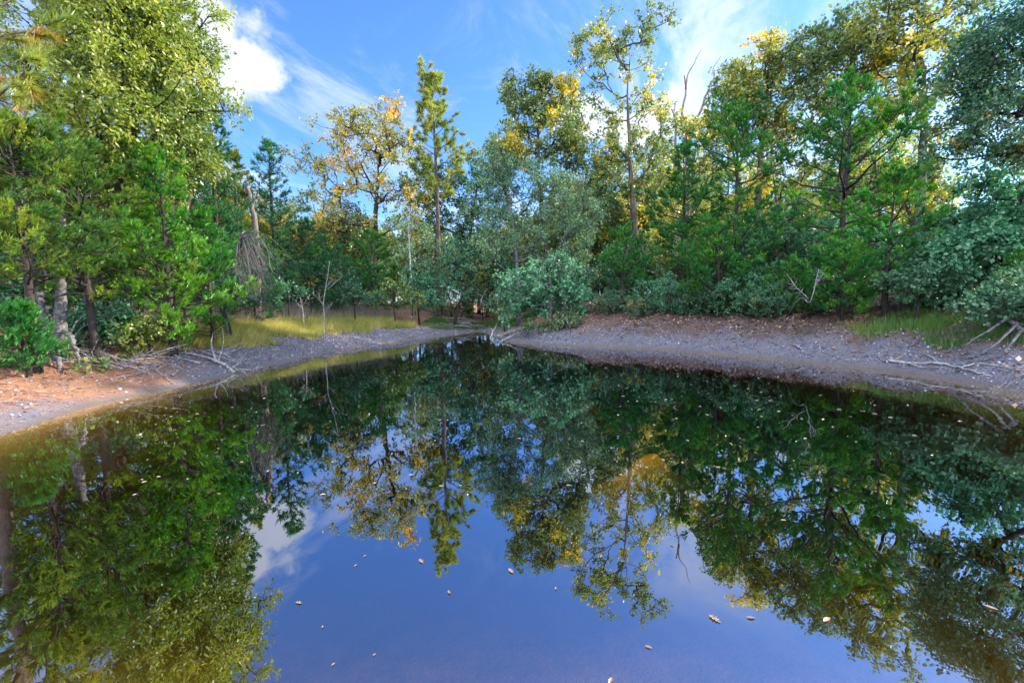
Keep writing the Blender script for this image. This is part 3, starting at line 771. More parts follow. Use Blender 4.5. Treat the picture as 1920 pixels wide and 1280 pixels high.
broadleaf(62, 1840, 12.2, [(1830, 440, 76, 46, 20), (1765, 482, 46, 38, 12), (1880, 400, 56, 56, 16), (1870, 510, 66, 40, 16), (1930, 460, 60, 66, 14), (1800, 548, 56, 22, 8), (1900, 330, 50, 40, 9)],
    'blue-green leafy understory tree above the grass on the right bank', leafm='teal', rd=1.3, r0=.07, leaf=.095, wfac=.38, crad=.36, per=15, twigs=8, tone=(-.1, .55), bark='bark_dark', rise=.15)
broadleaf(63, 1745, 19.5, [(1740, 385, 45, 40, 14), (1720, 340, 40, 40, 10), (1770, 420, 36, 30, 8)], 'sunlit yellow tree showing through the gap beside the right leafy understory tree', leafm='oak_yellow',
    rd=1.2, r0=.1, leaf=.13, crad=.45, per=13, tone=(.25, .7))
broadleaf(64, 1650, 22.0, [(1640, 260, 60, 40, 12), (1600, 310, 60, 40, 10), (1690, 300, 50, 40, 9)], 'olive oak low behind the broad right bank cedar', leafm='oak_olive', rd=1.8, r0=.15, leaf=.14, crad=.5, per=10, tone=(.2, .9), dens=1.0)
broadleaf(65, 1320, 22.5, [(1320, 240, 40, 30, 8), (1345, 280, 40, 40, 9), (1310, 330, 45, 40, 9)], 'olive oak standing behind the forked snag', leafm='oak_olive', rd=1.6, r0=.14, leaf=.14, crad=.5, per=12, tone=(.15, .9))


# ------------------------------------------------------------------ dead trees, snags and saplings
def bare(seed, name, base, paths, label, cat, mat='dead_wood', group=None, part='branch', twigs=0, twl=.3, twr=.006, droop=0.0):
    """paths: list of (points, r_start, r_end); the first is the trunk, the others its branches"""
    rng = np.random.default_rng(seed)
    root = thing(name, base, label, cat, group)
    for i, (P, r1, r2) in enumerate(paths):
        P = np.asarray(P, float); k = len(P)
        s = np.linspace(0, k - 1, (k - 1) * 4 + 1); Q = np.stack([np.interp(s, np.arange(k), P[:, c]) for c in range(3)], -1)
        if k > 2:                                     # Catmull-Rom through the joints
            E = np.concatenate([[2 * P[0] - P[1]], P, [2 * P[-1] - P[-2]]]); i0 = np.minimum(s.astype(int), k - 2); u = (s - i0)[:, None]
            a_, b_, c_, d_ = E[i0], E[i0 + 1], E[i0 + 2], E[i0 + 3]
            Q = .5 * (2 * b_ + (c_ - a_) * u + (2 * a_ - 5 * b_ + 4 * c_ - d_) * u ** 2 + (3 * b_ - a_ - 3 * c_ + d_) * u ** 3)
        Q[1:-1] += rng.normal(size=(len(Q) - 2, 3)) * min(.022, .35 * r1)
        tb = Tubes(); tb.add(Q, np.linspace(r1, r2, len(Q)) ** 1.0, 7)
        if twigs and i > 0:
            q = rng.integers(len(Q) // 4, len(Q), twigs)
            d = unit(rng.normal(size=(twigs, 3)) + unit(Q[-1] - Q[0]) * .9 + np.array([0, 0, -droop]))
            tb.twigs(Q[q], Q[q] + d * rng.uniform(.4, 1.2, (twigs, 1)) * twl, twr)
        tb.build('trunk' if i == 0 else part, M[mat], root, base)
    return root


def pt(px, py, depth, dy=0.0):
    return at(px, py, depth + dy)


def foot(px, depth, py=580):
    x = at(px, py, depth)[0]; return np.array([x, depth, gz(x, depth)])


d = dz(1292, 23.2); b = foot(1292, d)
bare(71, 'dead_tree', b, [([b, pt(1290, 420, d), pt(1289, 270, d), pt(1288, 238, d)], .15, .10),
    ([pt(1288, 238, d), pt(1279, 214, d, .1), pt(1287, 170, d, .2), pt(1283, 142, d, .3)], .07, .03), ([pt(1286, 168, d, .2), pt(1290, 140, d), pt(1302, 118, d), pt(1315, 92, d, -.2)], .04, .012),
    ([pt(1289, 236, d), pt(1310, 215, d, -.2), pt(1328, 170, d, -.5), pt(1340, 140, d, -.6)], .075, .03), ([pt(1340, 142, d, -.6), pt(1338, 128, d, -.6), pt(1352, 105, d, -.8)], .028, .008),
    ([pt(1325, 175, d, -.45), pt(1333, 160, d, -.3), pt(1332, 152, d, -.2)], .03, .012), ([pt(1318, 205, d, -.3), pt(1345, 212, d), pt(1362, 203, d, .3)], .025, .008)],
    'forked bare grey snag rising above the trees against white cloud', 'dead tree', 'dead_dark')
d = dz(1266, 23.8); b = foot(1266, d)
bare(72, 'dead_tree', b, [([b, pt(1268, 420, d), pt(1267, 240, d), pt(1264, 212, d), pt(1267, 190, d)], .10, .035), ([pt(1266, 215, d), pt(1258, 205, d)], .05, .03)],
    'short broken snag just left of the forked bare snag', 'dead tree', 'dead_wood')
d = dz(484, 17.5); b = foot(484, d)
bare(73, 'dead_tree', b, [([b, pt(480, 440, d), pt(472, 385, d), pt(463, 350, d), pt(462, 345, d)], .12, .05), ([pt(472, 388, d), pt(481, 370, d), pt(484, 360, d)], .05, .03)],
    'thick broken dead trunk with a jagged top in the left tree group', 'dead tree', 'dead_dark')
# the drooping dead tree
d = dz(423, 14.3); b = foot(423, d, 600); rng = np.random.default_rng(74)
P = [([b, pt(428, 560, d), pt(438, 500, d), pt(447, 452, d), pt(455, 436, d)], .075, .03)]
for k in range(90):
    f = rng.uniform(0, 1) ** .6; s0 = pt(430 + 25 * f, 530 - 94 * f, d)
    ex = rng.normal(30, 26) * (.5 + .5 * f) - 14 * (1 - f); ln = rng.uniform(35, 120) * (.6 + .5 * f); dy = rng.normal() * .7
    x0, y0 = 430 + 25 * f, 530 - 94 * f
    P.append(([s0, pt(x0 + ex * .45, y0 - rng.uniform(0, 9), d, dy * .4), pt(x0 + ex * .85, y0 + ln * .3, d, dy * .8), pt(x0 + ex * 1.1 + rng.normal() * 5, y0 + ln * .7, d, dy), pt(x0 + ex * 1.25 + rng.normal() * 8, y0 + ln, d, dy)], rng.uniform(.005, .010), .002))
bare(74, 'dead_tree', b, P, 'leaning dead tree draped in drooping grey twigs beside the yellow grass', 'dead tree', 'bark_grey', twigs=18, twl=.33, twr=.0028, droop=1.1)
# the pale thin trunk and bare saplings
d = dz(778, 21.0); b = foot(778, d, 600)
bare(75, 'bare_sapling', b, [([b, pt(773, 540, d), pt(768, 470, d), pt(767, 410, d), pt(778, 380, d), pt(776, 360, d)], .05, .012), ([pt(768, 430, d), pt(781, 418, d), pt(787, 395, d)], .016, .006),
    ([pt(769, 488, d), pt(790, 482, d, .3)], .014, .005), ([pt(767, 415, d), pt(758, 395, d), pt(755, 380, d)], .014, .005)],
    'pale thin crooked trunk standing before the dark cedars right of the orange oak', 'sapling', 'dead_wood', twigs=5)
d = dz(606, 15.6); b = foot(606, d, 612)
bare(76, 'bare_sapling', b, [([b, pt(607, 570, d), pt(611, 535, d), pt(616, 505, d), pt(617, 490, d)], .018, .005), ([pt(611, 545, d), pt(628, 530, d), pt(640, 520, d, .2)], .01, .004),
    ([pt(607, 572, d), pt(597, 560, d), pt(584, 548, d, -.2)], .011, .004), ([pt(608, 580, d), pt(620, 572, d), pt(624, 566, d)], .009, .004), ([pt(598, 562, d), pt(600, 548, d)], .007, .003),
    ([pt(612, 538, d), pt(622, 525, d, .2)], .008, .003)], 'thin bare sapling standing in the yellow grass', 'sapling', 'dead_wood', twigs=6, twl=.25)
d = dz(570, 17.0); b = foot(570, d, 600)
bare(77, 'bare_sapling', b, [([b, pt(568, 585, d), pt(566, 570, d), pt(562, 556, d)], .018, .006), ([pt(567, 578, d), pt(556, 566, d)], .008, .003), ([pt(566, 572, d), pt(578, 560, d)], .008, .003)],
    'small bare grey sapling among the dry weeds', 'sapling', 'dead_wood', twigs=9, twl=.35)
cedar(103, 168, 10.0, 300, 160, 'olive cedar boughs hanging in front of the grey multi-stemmed trunk', leafm='cedar_olive', z_low=1.15, density=1.3, tone=(-.1, .6), open_=.2, shape=1)
# grey forked trunk with roots
d = dz(108, 9.7); b = foot(108, d, 640)
gp = [([b + [0, 0, -.1], pt(112, 600, d), pt(112, 545, d), pt(116, 500, d), pt(119, 450, d, .5), pt(116, 380, d, 1.0)], .12, .03),
      ([b + [-.12, 0, -.1], pt(85, 620, d), pt(77, 570, d), pt(68, 520, d, .1), pt(62, 460, d, .2), pt(60, 380, d, .4), pt(64, 300, d, .6)], .08, .02),
      ([b + [-.05, .1, -.1], pt(92, 610, d), pt(88, 570, d, .3), pt(86, 520, d, .4), pt(88, 460, d, .6)], .045, .03),
      ([pt(120, 620, d, -.05), pt(132, 630, d, -.1), pt(142, 655, d, -.2), foot(148, d - .3, 680) - [0, 0, .05]], .055, .03),
      ([pt(85, 635, d, -.1), pt(78, 655, d, -.2), foot(70, d - .3, 680) - [0, 0, .05]], .05, .03), ([pt(102, 640, d, -.1), pt(108, 665, d, -.3), foot(114, d - .6, 680) - [0, 0, .05]], .06, .03)]
gr = bare(78, 'forked_tree', b, gp, 'grey multi-stemmed trunk with exposed roots at the left edge', 'tree', 'bark_grey', part='stem')


# ------------------------------------------------------------------ fallen branches and sticks
def gpt(px, py, lift=0.03):
    """where the ray through a photo point meets the ground"""
    dr = ray(px, py); lo, hi = 3.0, 60.0
    o = np.array([0, 0, CAM_H]); ts = np.linspace(lo, hi, 600)[:, None] / dr[1]
    Pp = o + dr * ts; g_ = np.maximum(ground_z(Pp[:, 0], Pp[:, 1]), 0.0)
    hit = Pp[:, 2] < g_
    i = int(np.argmax(hit)) if hit.any() else int(np.argmin(np.abs(ts[:, 0] * dr[1] - 23.5))); q = Pp[i].copy(); q[2] = g_[i] + lift
    return q


def fallen(seed, name, pths, label, cat, mat='dead_wood', group=None, twigs=4, twl=.3, part='side_branch'):
    base = np.array(pths[0][0][0]).copy()
    return bare(seed, name, base, pths, label, cat, mat, group, part=part, twigs=twigs, twl=twl)


def arch(p, q, up, n=4):
    p = np.array(p); q = np.array(q); s = np.linspace(0, 1, n)[:, None]
    return list(p + (q - p) * s + np.array([0, 0, 1]) * up * np.sin(s * math.pi))


A = gpt
fallen(81, 'fallen_branch', [([A(130, 668), A(180, 665), A(222, 676), A(262, 683), A(296, 686)], .035, .014), ([A(222, 676), A(250, 690), A(300, 690)], .016, .006), ([A(262, 683), A(292, 697), A(328, 722, .01)], .016, .008),
    ([A(296, 686), A(272, 700), A(218, 712)], .012, .005), ([A(240, 680), A(300, 672), A(326, 662, .15)], .012, .005)],
    'long pale fallen branch lying from the grey trunk towards the water', 'branch', twigs=5, twl=.4)
fallen(82, 'fallen_branch', [(arch(A(118, 655), A(235, 650), .75) + [A(275, 660, .1), A(300, 672)], .02, .008), (arch(A(125, 655), A(240, 655), .55, 5), .014, .005), ([A(235, 640, .25), A(255, 655, .2), A(290, 668)], .014, .006),
    ([A(190, 668, .05), A(240, 652, .3), A(272, 640, .3)], .012, .005), ([A(230, 650, .25), A(270, 660, .15), A(310, 652, .2)], .012, .004)],
    'arching grey bare boughs of a fallen limb beside the grey trunk', 'branch', twigs=9, twl=.45)
fallen(83, 'fallen_branch', [([A(440, 700, .02), A(425, 690, .05), A(404, 682, .12), A(398, 668, .3), A(404, 655, .45)], .04, .01), ([A(410, 685, .1), A(420, 668, .3), A(420, 650, .5)], .016, .006),
    ([A(436, 696, .05), A(450, 690, .15), A(463, 680, .25)], .014, .006), ([A(440, 698), A(455, 700, .05), A(463, 706, .03)], .012, .005), ([A(404, 682, .1), A(370, 672, .05), A(330, 662, .03)], .03, .012)],
    'crooked driftwood branch with upturned twigs at the left water edge', 'branch', mat='dead_wood', twigs=3)
fallen(84, 'fallen_branch', [([A(8, 692), A(50, 688), A(92, 684), A(140, 680)], .022, .010), ([A(80, 685), A(72, 676, .08), A(58, 674, .1)], .012, .005)], 'straight pale stick on the red needles at the left edge', 'branch', twigs=2)
fallen(85, 'fallen_branch', [([A(936, 642, .02), pt(950, 634, dz(950, 16.4)), pt(968, 626, dz(968, 16.6)), pt(988, 620, dz(988, 16.8))], .035, .012), ([pt(960, 629, dz(960, 16.5)), pt(972, 622, dz(972, 16.5))], .012, .005)], 'pale slanting stick at the point where the far banks meet', 'branch', twigs=2)
fallen(86, 'fallen_branch', [([A(921, 634, .02), pt(924, 620, dz(924, 18.2)), pt(932, 606, dz(932, 18.4))], .03, .012), ([pt(924, 620, dz(924, 18.2)), pt(918, 612, dz(918, 18.1))], .012, .005)], 'upright thin stick at the inlet beside the brush pile', 'branch', twigs=1)
fallen(87, 'fallen_branch', [([A(1070, 622, 0), pt(1066, 606, dz(1066, 15.6)), pt(1062, 600, dz(1062, 15.6))], .016, .008), ([pt(1066, 608, dz(1066, 15.6)), pt(1074, 603, dz(1074, 15.6))], .008, .004)], 'small pale twig standing below the pale teal bush', 'branch', twigs=1)
fallen(88, 'fallen_branch', [([A(1487, 650), A(1495, 655), A(1503, 659)], .022, .014), ([A(1495, 655), A(1500, 651, .05)], .008, .004)], 'short bright stick on the right mud bank', 'branch', twigs=1)
fallen(89, 'driftwood', [([A(1660, 680), A(1700, 686), A(1760, 690), A(1800, 692), A(1835, 702), A(1860, 712, .0)], .035, .014), ([A(1760, 690), A(1748, 678), A(1735, 668)], .02, .008), ([A(1800, 692), A(1840, 690), A(1900, 696)], .02, .008),
    ([A(1700, 686), A(1730, 692), A(1770, 698)], .014, .006)], 'long pale driftwood branch along the right water edge', 'driftwood', twigs=4)
fallen(90, 'driftwood', [([A(1915, 655, .25), A(1896, 644, .35), A(1880, 632, .45), A(1868, 628, .4)], .05, .02), ([A(1896, 640, .5), A(1850, 650, .3), A(1800, 662, .1)], .03, .01), ([A(1905, 648, .4), A(1860, 664, .15), A(1810, 676)], .028, .01),
    ([A(1912, 655, .3), A(1880, 674, .1), A(1840, 684)], .026, .01), ([A(1885, 628, .7), A(1840, 628, .5), A(1810, 634, .35)], .02, .008)], 'weathered root mass lying beside the grass at the right edge', 'driftwood', mat='bark_grey', twigs=12, twl=.35)
fallen(91, 'fallen_branch', [(arch(A(1478, 592), pt(1520, 565, dz(1520, 12.4)), .25) + [pt(1535, 505, dz(1535, 12.4))], .022, .008), ([A(1500, 580, .35), A(1450, 572, .5), A(1420, 585, .3)], .014, .005), ([pt(1515, 560, dz(1515, 12.4)), pt(1490, 535, dz(1490, 12.6))], .012, .004),
    ([pt(1525, 540, dz(1525, 12.4)), pt(1545, 512, dz(1545, 12.6))], .012, .004)], 'grey bare tangle of twigs left of the small bright cedar', 'branch', twigs=14, twl=.5)
fallen(92, 'fallen_branch', [([A(905, 594, .0), pt(900, 575, dz(900, 20)), pt(905, 555, dz(905, 20)), pt(915, 540, dz(915, 20.2))], .03, .008), ([pt(901, 578, dz(901, 20)), pt(890, 570, dz(890, 20))], .01, .004), ([pt(905, 556, dz(905, 20)), pt(893, 548, dz(893, 20))], .01, .004)],
    'tan leaning dead bough beneath the blue-green tree at the inlet', 'branch', 'dead_wood', twigs=6, twl=.35)
rng = np.random.default_rng(93)
for k in range(11):
    p0 = A(rng.uniform(170, 400), rng.uniform(655, 706), .04); an = rng.uniform(-.5, .5) + (3.14 if k % 2 else 0); L = rng.uniform(.7, 1.9)
    dv = np.array([math.cos(an), math.sin(an) * .6, 0]) * L
    q = [p0 + dv * f + rng.normal(size=3) * .07 * f for f in (0, .35, .7, 1)]
    for v in q: v[2] = max(gz(v[0], v[1]), 0) + .03 + rng.uniform(0, .10)
    e1 = q[1] + np.array([dv[0] * .35, dv[1] * .35 + .3, .22]); e2 = q[2] + np.array([dv[0] * .25, dv[1] * .2 - .25, .10])
    fallen(930 + k, 'fallen_branch', [(q, .017, .005), ([q[1], e1], .009, .004), ([q[2], e2], .008, .003)], 'thin pale bare branch lying among others on the left bank', 'branch', group='thin pale branches on the left bank', twigs=6, twl=.35)
# brush pile: every stick its own thing
rng = np.random.default_rng(95)
for k in range(34):
    f = rng.uniform(0, 1)
    cx, cy_ = 812 + 90 * f + rng.normal() * 8, 592 + 26 * f + rng.normal() * 5
    c = A(cx, cy_, .06 + rng.uniform(0, .25)); an = rng.normal() * .35 - .12; L = rng.uniform(.7, 1.7)
    dv = np.array([math.cos(an), math.sin(an) * 1.0 - .25, rng.normal() * .08 - .10]) * L / 2
    p0, p1 = c - dv, c + dv
    tb = Tubes(); s = np.linspace(0, 1, 6)[:, None]
    Pk = p0 + (p1 - p0) * s + rng.normal(size=(6, 3)) * .03; tb.add(Pk, np.linspace(rng.uniform(.016, .034), .008, 6), 6)
    q = rng.integers(2, 6, 3); tb.twigs(Pk[q], Pk[q] + unit(rng.normal(size=(3, 3)) + unit(dv)) * .28, .006)
    o = tb.build('stick', M['dead_wood' if k % 3 == 0 else 'dead_dark'], None, c)
    tag(o, 'dead stick heaped in the brush pile at the inlet', 'stick', 'sticks of the brush pile')
rng = np.random.default_rng(96)
for k in range(16):
    c = A(rng.uniform(1240, 1330), rng.uniform(560, 584), .1 + rng.uniform(0, .25)); an = rng.uniform(0, 3.1); L = rng.uniform(.5, 1.2)
    dv = np.array([math.cos(an), math.sin(an), rng.normal() * .25]) * L / 2
    tb = Tubes(); s = np.linspace(0, 1, 6)[:, None]; Pk = c - dv + 2 * dv * s + rng.normal(size=(6, 3)) * .04
    tb.add(Pk, np.linspace(.02, .006, 6), 6); q = rng.integers(1, 6, 4); tb.twigs(Pk[q], Pk[q] + unit(rng.normal(size=(4, 3))) * .3, .005)
    tag(tb.build('stick', M['dead_dark'], None, c), 'dark dead stick tangled under the low cedar boughs', 'stick', 'sticks under the low cedar')


# ------------------------------------------------------------------ bushes and saplings with leaves
def bush(seed, px, depth, py0, blobs, label, **kw):
    o = dict(cat='bush', name='leafy_bush', rd=.6, r0=.025, leaf=.075, wfac=.38, crad=.26, per=12, twigs=7, rise=.1, bark='bark_dark', tip_r=.006)
    o.update(kw); return broadleaf(seed, px, depth, blobs, label, **o)


bush(101, 200, 11.3, 640, [(190, 595, 40, 22, 12), (235, 610, 30, 22, 9), (160, 620, 28, 22, 8), (205, 625, 40, 18, 8)], 'teal leafy bush right of the grey multi-stemmed trunk', leafm='teal', tone=(-.1, .4))
cedar(102, 38, 8.6, 590, 55, 'small green cedar at the left edge beside the forked trunk', z_low=.1, density=1.2, tone=(.1, .6), nb=30)
bush(103, 275, 11.0, 640, [(280, 612, 22, 12, 6), (270, 625, 18, 10, 4)], 'yellowish small bush behind the arching grey boughs', leafm='oak_green', tone=(.3, .9))
bush(104, 740, 19.5, 600, [(740, 545, 28, 16, 7), (765, 560, 24, 14, 6), (715, 560, 20, 12, 5)], 'leafy sapling with a thin straight stem at the end of the grass', name='leafy_sapling', cat='sapling', leafm='oak_green', tone=(.3, .8), leaf=.1, crad=.34)
bush(105, 785, 20.3, 600, [(795, 545, 26, 22, 8), (775, 525, 24, 20, 6), (810, 570, 18, 16, 4)], 'leafy sapling with a dark stem beside the brush pile', name='leafy_sapling', cat='sapling', leafm='teal', tone=(.0, .6), leaf=.1, crad=.34, r0=.045)
bush(106, 430, 14.0, 600, [(425, 530, 22, 14, 6), (432, 548, 18, 10, 4)], 'small pale-leaved sapling in front of the drooping dead tree', name='leafy_sapling', cat='sapling', leafm='teal', tone=(.3, .9))
bush(107, 1050, 16.6, 620, [(1040, 606, 30, 10, 7), (1070, 603, 22, 10, 6), (1000, 612, 18, 8, 4)], 'low olive shrub on the bank under the pale teal bush', leafm='oak_olive', tone=(.0, .5), rd=.4)
bush(108, 1230, 16.8, 600, [(1215, 540, 26, 18, 6), (1250, 530, 26, 18, 6)], 'teal bush between the small dark cedar and the low boughs', leafm='teal', tone=(-.1, .5))
bush(109, 1720, 11.8, 600, [(1720, 540, 40, 20, 9), (1690, 520, 30, 20, 7), (1750, 520, 30, 24, 7)], 'dark bush at the foot of the right leafy understory tree', leafm='dark_leaf', tone=(.2, .8), rd=.8)
bush(110, 1900, 9.6, 600, [(1900, 560, 40, 18, 10), (1860, 575, 36, 14, 7), (1935, 545, 30, 24, 8)], 'dark green bush above the root mass at the right edge', leafm='dark_leaf', tone=(.2, .8), rd=.7)
bush(111, 540, 18.0, 600, [(540, 545, 34, 18, 8), (515, 560, 24, 14, 6)], 'grey-green bush behind the dry weeds', leafm='teal', tone=(-.1, .4), rd=.8)
bush(112, 665, 19.0, 600, [(660, 550, 30, 18, 8), (690, 556, 24, 14, 6)], 'green bush behind the end of the yellow grass', leafm='dark_leaf', tone=(.3, .9), rd=.8)
bush(113, 860, 23.0, 600, [(855, 560, 30, 20, 8), (890, 555, 26, 20, 7), (830, 565, 20, 16, 4)], 'shaded green bush at the head of the inlet', leafm='dark_leaf', tone=(.3, .9), rd=.9, crad=.34)
bush(115, 905, 24.0, 600, [(905, 560, 34, 22, 10), (880, 580, 26, 14, 6), (925, 580, 22, 14, 5)], 'yellow-green bush closing the gap at the head of the inlet', leafm='oak_green', tone=(.3, .9), rd=.9, crad=.36)
bush(116, 845, 24.6, 600, [(845, 575, 30, 16, 8), (820, 585, 22, 12, 5), (862, 550, 26, 20, 7)], 'sunlit olive bush behind the brush pile', leafm='oak_olive', tone=(.2, .8), rd=.9, crad=.36)
bush(114, 945, 19.6, 600, [(940, 570, 26, 22, 8), (955, 545, 22, 20, 6)], 'deep green bush left of the pale teal bush', leafm='dark_leaf', tone=(.3, .9), rd=.7, crad=.3)

# small green seedlings on the red needles
rng = np.random.default_rng(120)
for px_s, py_s, n_s, lb in ((126, 672, 16, 'bright green seedling on the red needles below the grey trunk'), (196, 690, 8, 'tiny green seedling beside the long fallen branch'),
                            (164, 697, 8, 'tiny green seedling left of the long fallen branch tip'), (20, 690, 12, 'dark green seedling at the left edge by the straight pale stick'), (240, 668, 9, 'green seedling among the pale fallen branches')):
    c = A(px_s, py_s + 8, 0.0); tb = Tubes(); P = c + rng.normal(size=(n_s, 3)) * .09; P[:, 2] = c[2] + rng.uniform(.05, .28, n_s)
    tb.twigs(np.repeat(c[None], n_s, 0), P, .004)
    root = thing('seedling', c, lb, 'seedling'); tb.build('stem', M['bark'], root, c)
    Pl = np.repeat(P, 6, 0); V, Q = leaves_mesh(rng, Pl + rng.normal(size=Pl.shape) * .02, rng.normal(size=Pl.shape) + [0, 0, .2], rng.uniform(.05, .1, len(Pl)), .4)
    mesh_obj('leaves', V, [Q], M['grass_green'], root, rng.uniform(.2, .8, len(Pl)), origin=c)


# ------------------------------------------------------------------ woods behind and around (shared meshes)
def proto_broad(seed, h, rad, leafm, tone, label, group, leaf=.17, n=70, bark='bark', crad=.62, per=11, low=.2, name='background_tree', cat='tree'):
    rng = np.random.default_rng(seed)
    u = unit(rng.normal(size=(n, 3))) * rng.uniform(.2, 1, (n, 1)) ** .45
    T = np.array([0, 0, h * (.97 + low) / 2]) + u * np.array([rad, rad, h * (.97 - low) / 2])
    s = np.linspace(0, 1, 10)[:, None]
    trunk = np.c_[.3 * np.sin(s * 3 + seed) * s, .3 * np.cos(s * 2.5 + seed) * s, s * h * .9 - .2 * (1 - s)]
    ch = grow(rng, trunk, T, .1 + .008 * h, .012, zmin=h * low * .8)
    tb = Tubes()
    for c in ch: tb.add(*c, sides=5)
    V, Q, tn = foliage(rng, T, crad, np.zeros(2), per, 7, leaf, .38, drift(rng, *tone), tb)
    root = thing(name, (0, 0, -50), label, cat, group)
    tb.build('trunk', M[bark], root); mesh_obj('crown', V, [Q], M[leafm], root, tn)
    return root, h


def proto_cedar(seed, h, rad, label, group, leafm='cedar_dark'):
    rng = np.random.default_rng(seed)
    tb, P, Dr, L, T = cedar_mesh(rng, h, rad, .4, int(h * 11), .8, .15)
    V, F, tn = plume_faces(rng, P, Dr, L * 1.2, T, 9, .2)
    root = thing('background_cedar', (0, 0, -50), label, 'tree', group)
    tb.build('trunk', M['bark_dark'], root); mesh_obj('crown', V, [F], M[leafm], root, tn)
    return root, h


GB = 'trees of the woods behind the pond'
protos = [proto_broad(201, 8.5, 2.5, 'oak_yellow', (.15, .7), 'sunlit yellow-green oak in the woods behind the shore trees', GB, n=120, low=.14),
          proto_broad(202, 9.5, 2.7, 'oak_olive', (.1, .75), 'olive oak in the woods behind the shore trees', GB, n=130, low=.16),
          proto_broad(203, 8.0, 2.4, 'oak_green', (.2, .8), 'green oak in the woods behind the shore trees', GB, bark='bark_dark', n=120, low=.10),
          proto_cedar(204, 6.0, 1.7, 'dark cedar in the woods behind the shore trees', GB),
          proto_broad(205, 2.6, 1.4, 'dark_leaf', (.2, .85), 'dark leafy bush in the understory of the woods', 'understory bushes', leaf=.11, n=60, bark='bark_dark', crad=.4, low=.06, name='understory_bush', cat='bush'),
          proto_broad(206, 2.8, 1.5, 'teal', (-.1, .5), 'blue-green leafy bush in the understory of the woods', 'understory bushes', leaf=.10, n=60, bark='bark_dark', crad=.4, low=.06, name='understory_bush', cat='bush'),
          proto_cedar(207, 3.2, 1.25, 'young cedar in the understory of the woods', 'understory bushes', 'cedar')]
rng = np.random.default_rng(210)
used = [False] * len(protos)
spots = []
PW = {'tree': [.34, .26, .2, .2, 0, 0, 0], 'bush': [0, 0, 0, .0, .38, .26, .36], 'low': [0, 0, 0, 0, .45, .2, .35]}
for (y0, y1, n) in ((30.5, 33, 20), (34, 37, 22), (38, 42, 24), (43, 52, 24)):
    for k in range(n):
        y = rng.uniform(y0, y1); half = y * 1.14
        spots.append((-half + half * 1.62 * (k + rng.uniform(.1, .9)) / n, y, 'tree'))
for k in range(9): spots.append((rng.uniform(-24, -15.0), 7 + 2.3 * k + rng.normal() * .6, 'tree'))       # beyond the left bank
for (x, y) in ((17.5, 22.5), (19.5, 25.0), (14.2, 25.5)):   # right bank
    spots.append((x, y, 'tree'))
for k in range(210):                                                 # understory in a belt round the pond
    px = rng.uniform(-60, 1980); y = rng.uniform(11, 33); x = at(px, 560, y)[0]
    dd = shore_dist(x, y)[0]
    if dd < (3.3 if x > 1 else 5.0) + 1.2 * rng.uniform() or (abs(x + 1.3 + .05 * (y - 23)) < 1.0 and y < 25.2): continue
    spots.append((x, y, 'bush'))
n_low = 0
while n_low < 34:                                                    # low growth hanging over the right bank
    px = rng.uniform(1130, 1960); y = rng.uniform(8, 19); x = at(px, 560, y)[0]
    dd = shore_dist(x, y)[0]
    if 2.3 < dd < 3.5 and not 1600 < px < 1900: spots.append((x, y, 'low')); n_low += 1
for (x, y, kind) in spots:
    i = int(rng.choice(7, p=PW[kind])); src, h = protos[i]
    sc_ = rng.uniform(.34, .55) if kind == 'low' else rng.uniform(.75, 1.12)
    ang = x / y
    if -.56 < ang < .1: sc_ = min(sc_, (.195 * y + .2) / h)            # the skyline is low over the inlet
    loc = (x, y, gz(x, y) - .05); rz = rng.uniform(0, 6.28)
    if not used[i]:
        used[i] = True; src.location = loc; src.rotation_euler = (0, 0, rz); src.scale = (sc_,) * 3
    else: copy_tree(src, loc, rz, sc_)

# ------------------------------------------------------------------ ground cover
rng = np.random.default_rng(300)


def scatter(n, xr, yr, keep):
    x = rng.uniform(*xr, n); y = rng.uniform(*yr, n); d = shore_dist(x, y)
    k = rng.uniform(size=n) < keep(x, y, d)
    x, y, d = x[k], y[k], d[k]
    return np.c_[x, y, ground_z(x, y, d)], d


def flat_leaves(name, P, size, wf, mat, tone, label, cat, lift=.012, flat=2.2):
    A_ = rng.normal(size=P.shape); A_[:, 2] *= .28
    Pp = P.copy(); Pp[:, 2] += lift + rng.uniform(0, .02, len(P))
    V, Q = leaves_mesh(rng, Pp, A_, size * rng.uniform(.5, 1.35, len(P)), wf, flat)
    o = mesh_obj(name, V, [Q], M[mat], None, tone)
    return tag(o, label, cat, kind='stuff')


clump = lambda x, y, s, k: .5 + .5 * wob(x, y, s, k)
P, d = scatter(105000, (-1.5, 17), (3, 25), lambda x, y, d: (d > .25) * np.clip(.16 + .84 * ss(d + .8 * wob(x, y, 1.3, 5), 1.1, 2.4), 0, 1) * (d < 11) * ss(x, -1, 1.0) * (.35 + .65 * clump(x, y, 1.1, 2)))
flat_leaves('leaf_litter', P, .085, .4, 'litter', rng.beta(1.6, 2.2, len(P)), 'fallen brown leaves on the right bank', 'leaf litter')
P, d = scatter(105000, (-17, -1), (4, 24), lambda x, y, d: (d > .12) * (d < 9) * np.clip(.12 + .88 * ss(d + .7 * wob(x, y, 1.1, 3) + 1.1 * (1 - ss(y, 8.6, 11)), .9, 1.9), 0, 1) * ss(-y, -13.5, -9))
flat_leaves('needle_litter', P, .13, .05, 'needle_litter', rng.uniform(0, 1, len(P)), 'red-brown pine needles and leaves on the left bank', 'needle litter')
P, d = scatter(30000, (-17, -1), (4, 26), lambda x, y, d: (d > .2) * (d < 9) * (.1 + .5 * ss(d, 1, 2)))
flat_leaves('leaf_litter', P, .075, .38, 'litter', rng.beta(2.2, 1.8, len(P)), 'brown leaves scattered on the left bank', 'leaf litter')
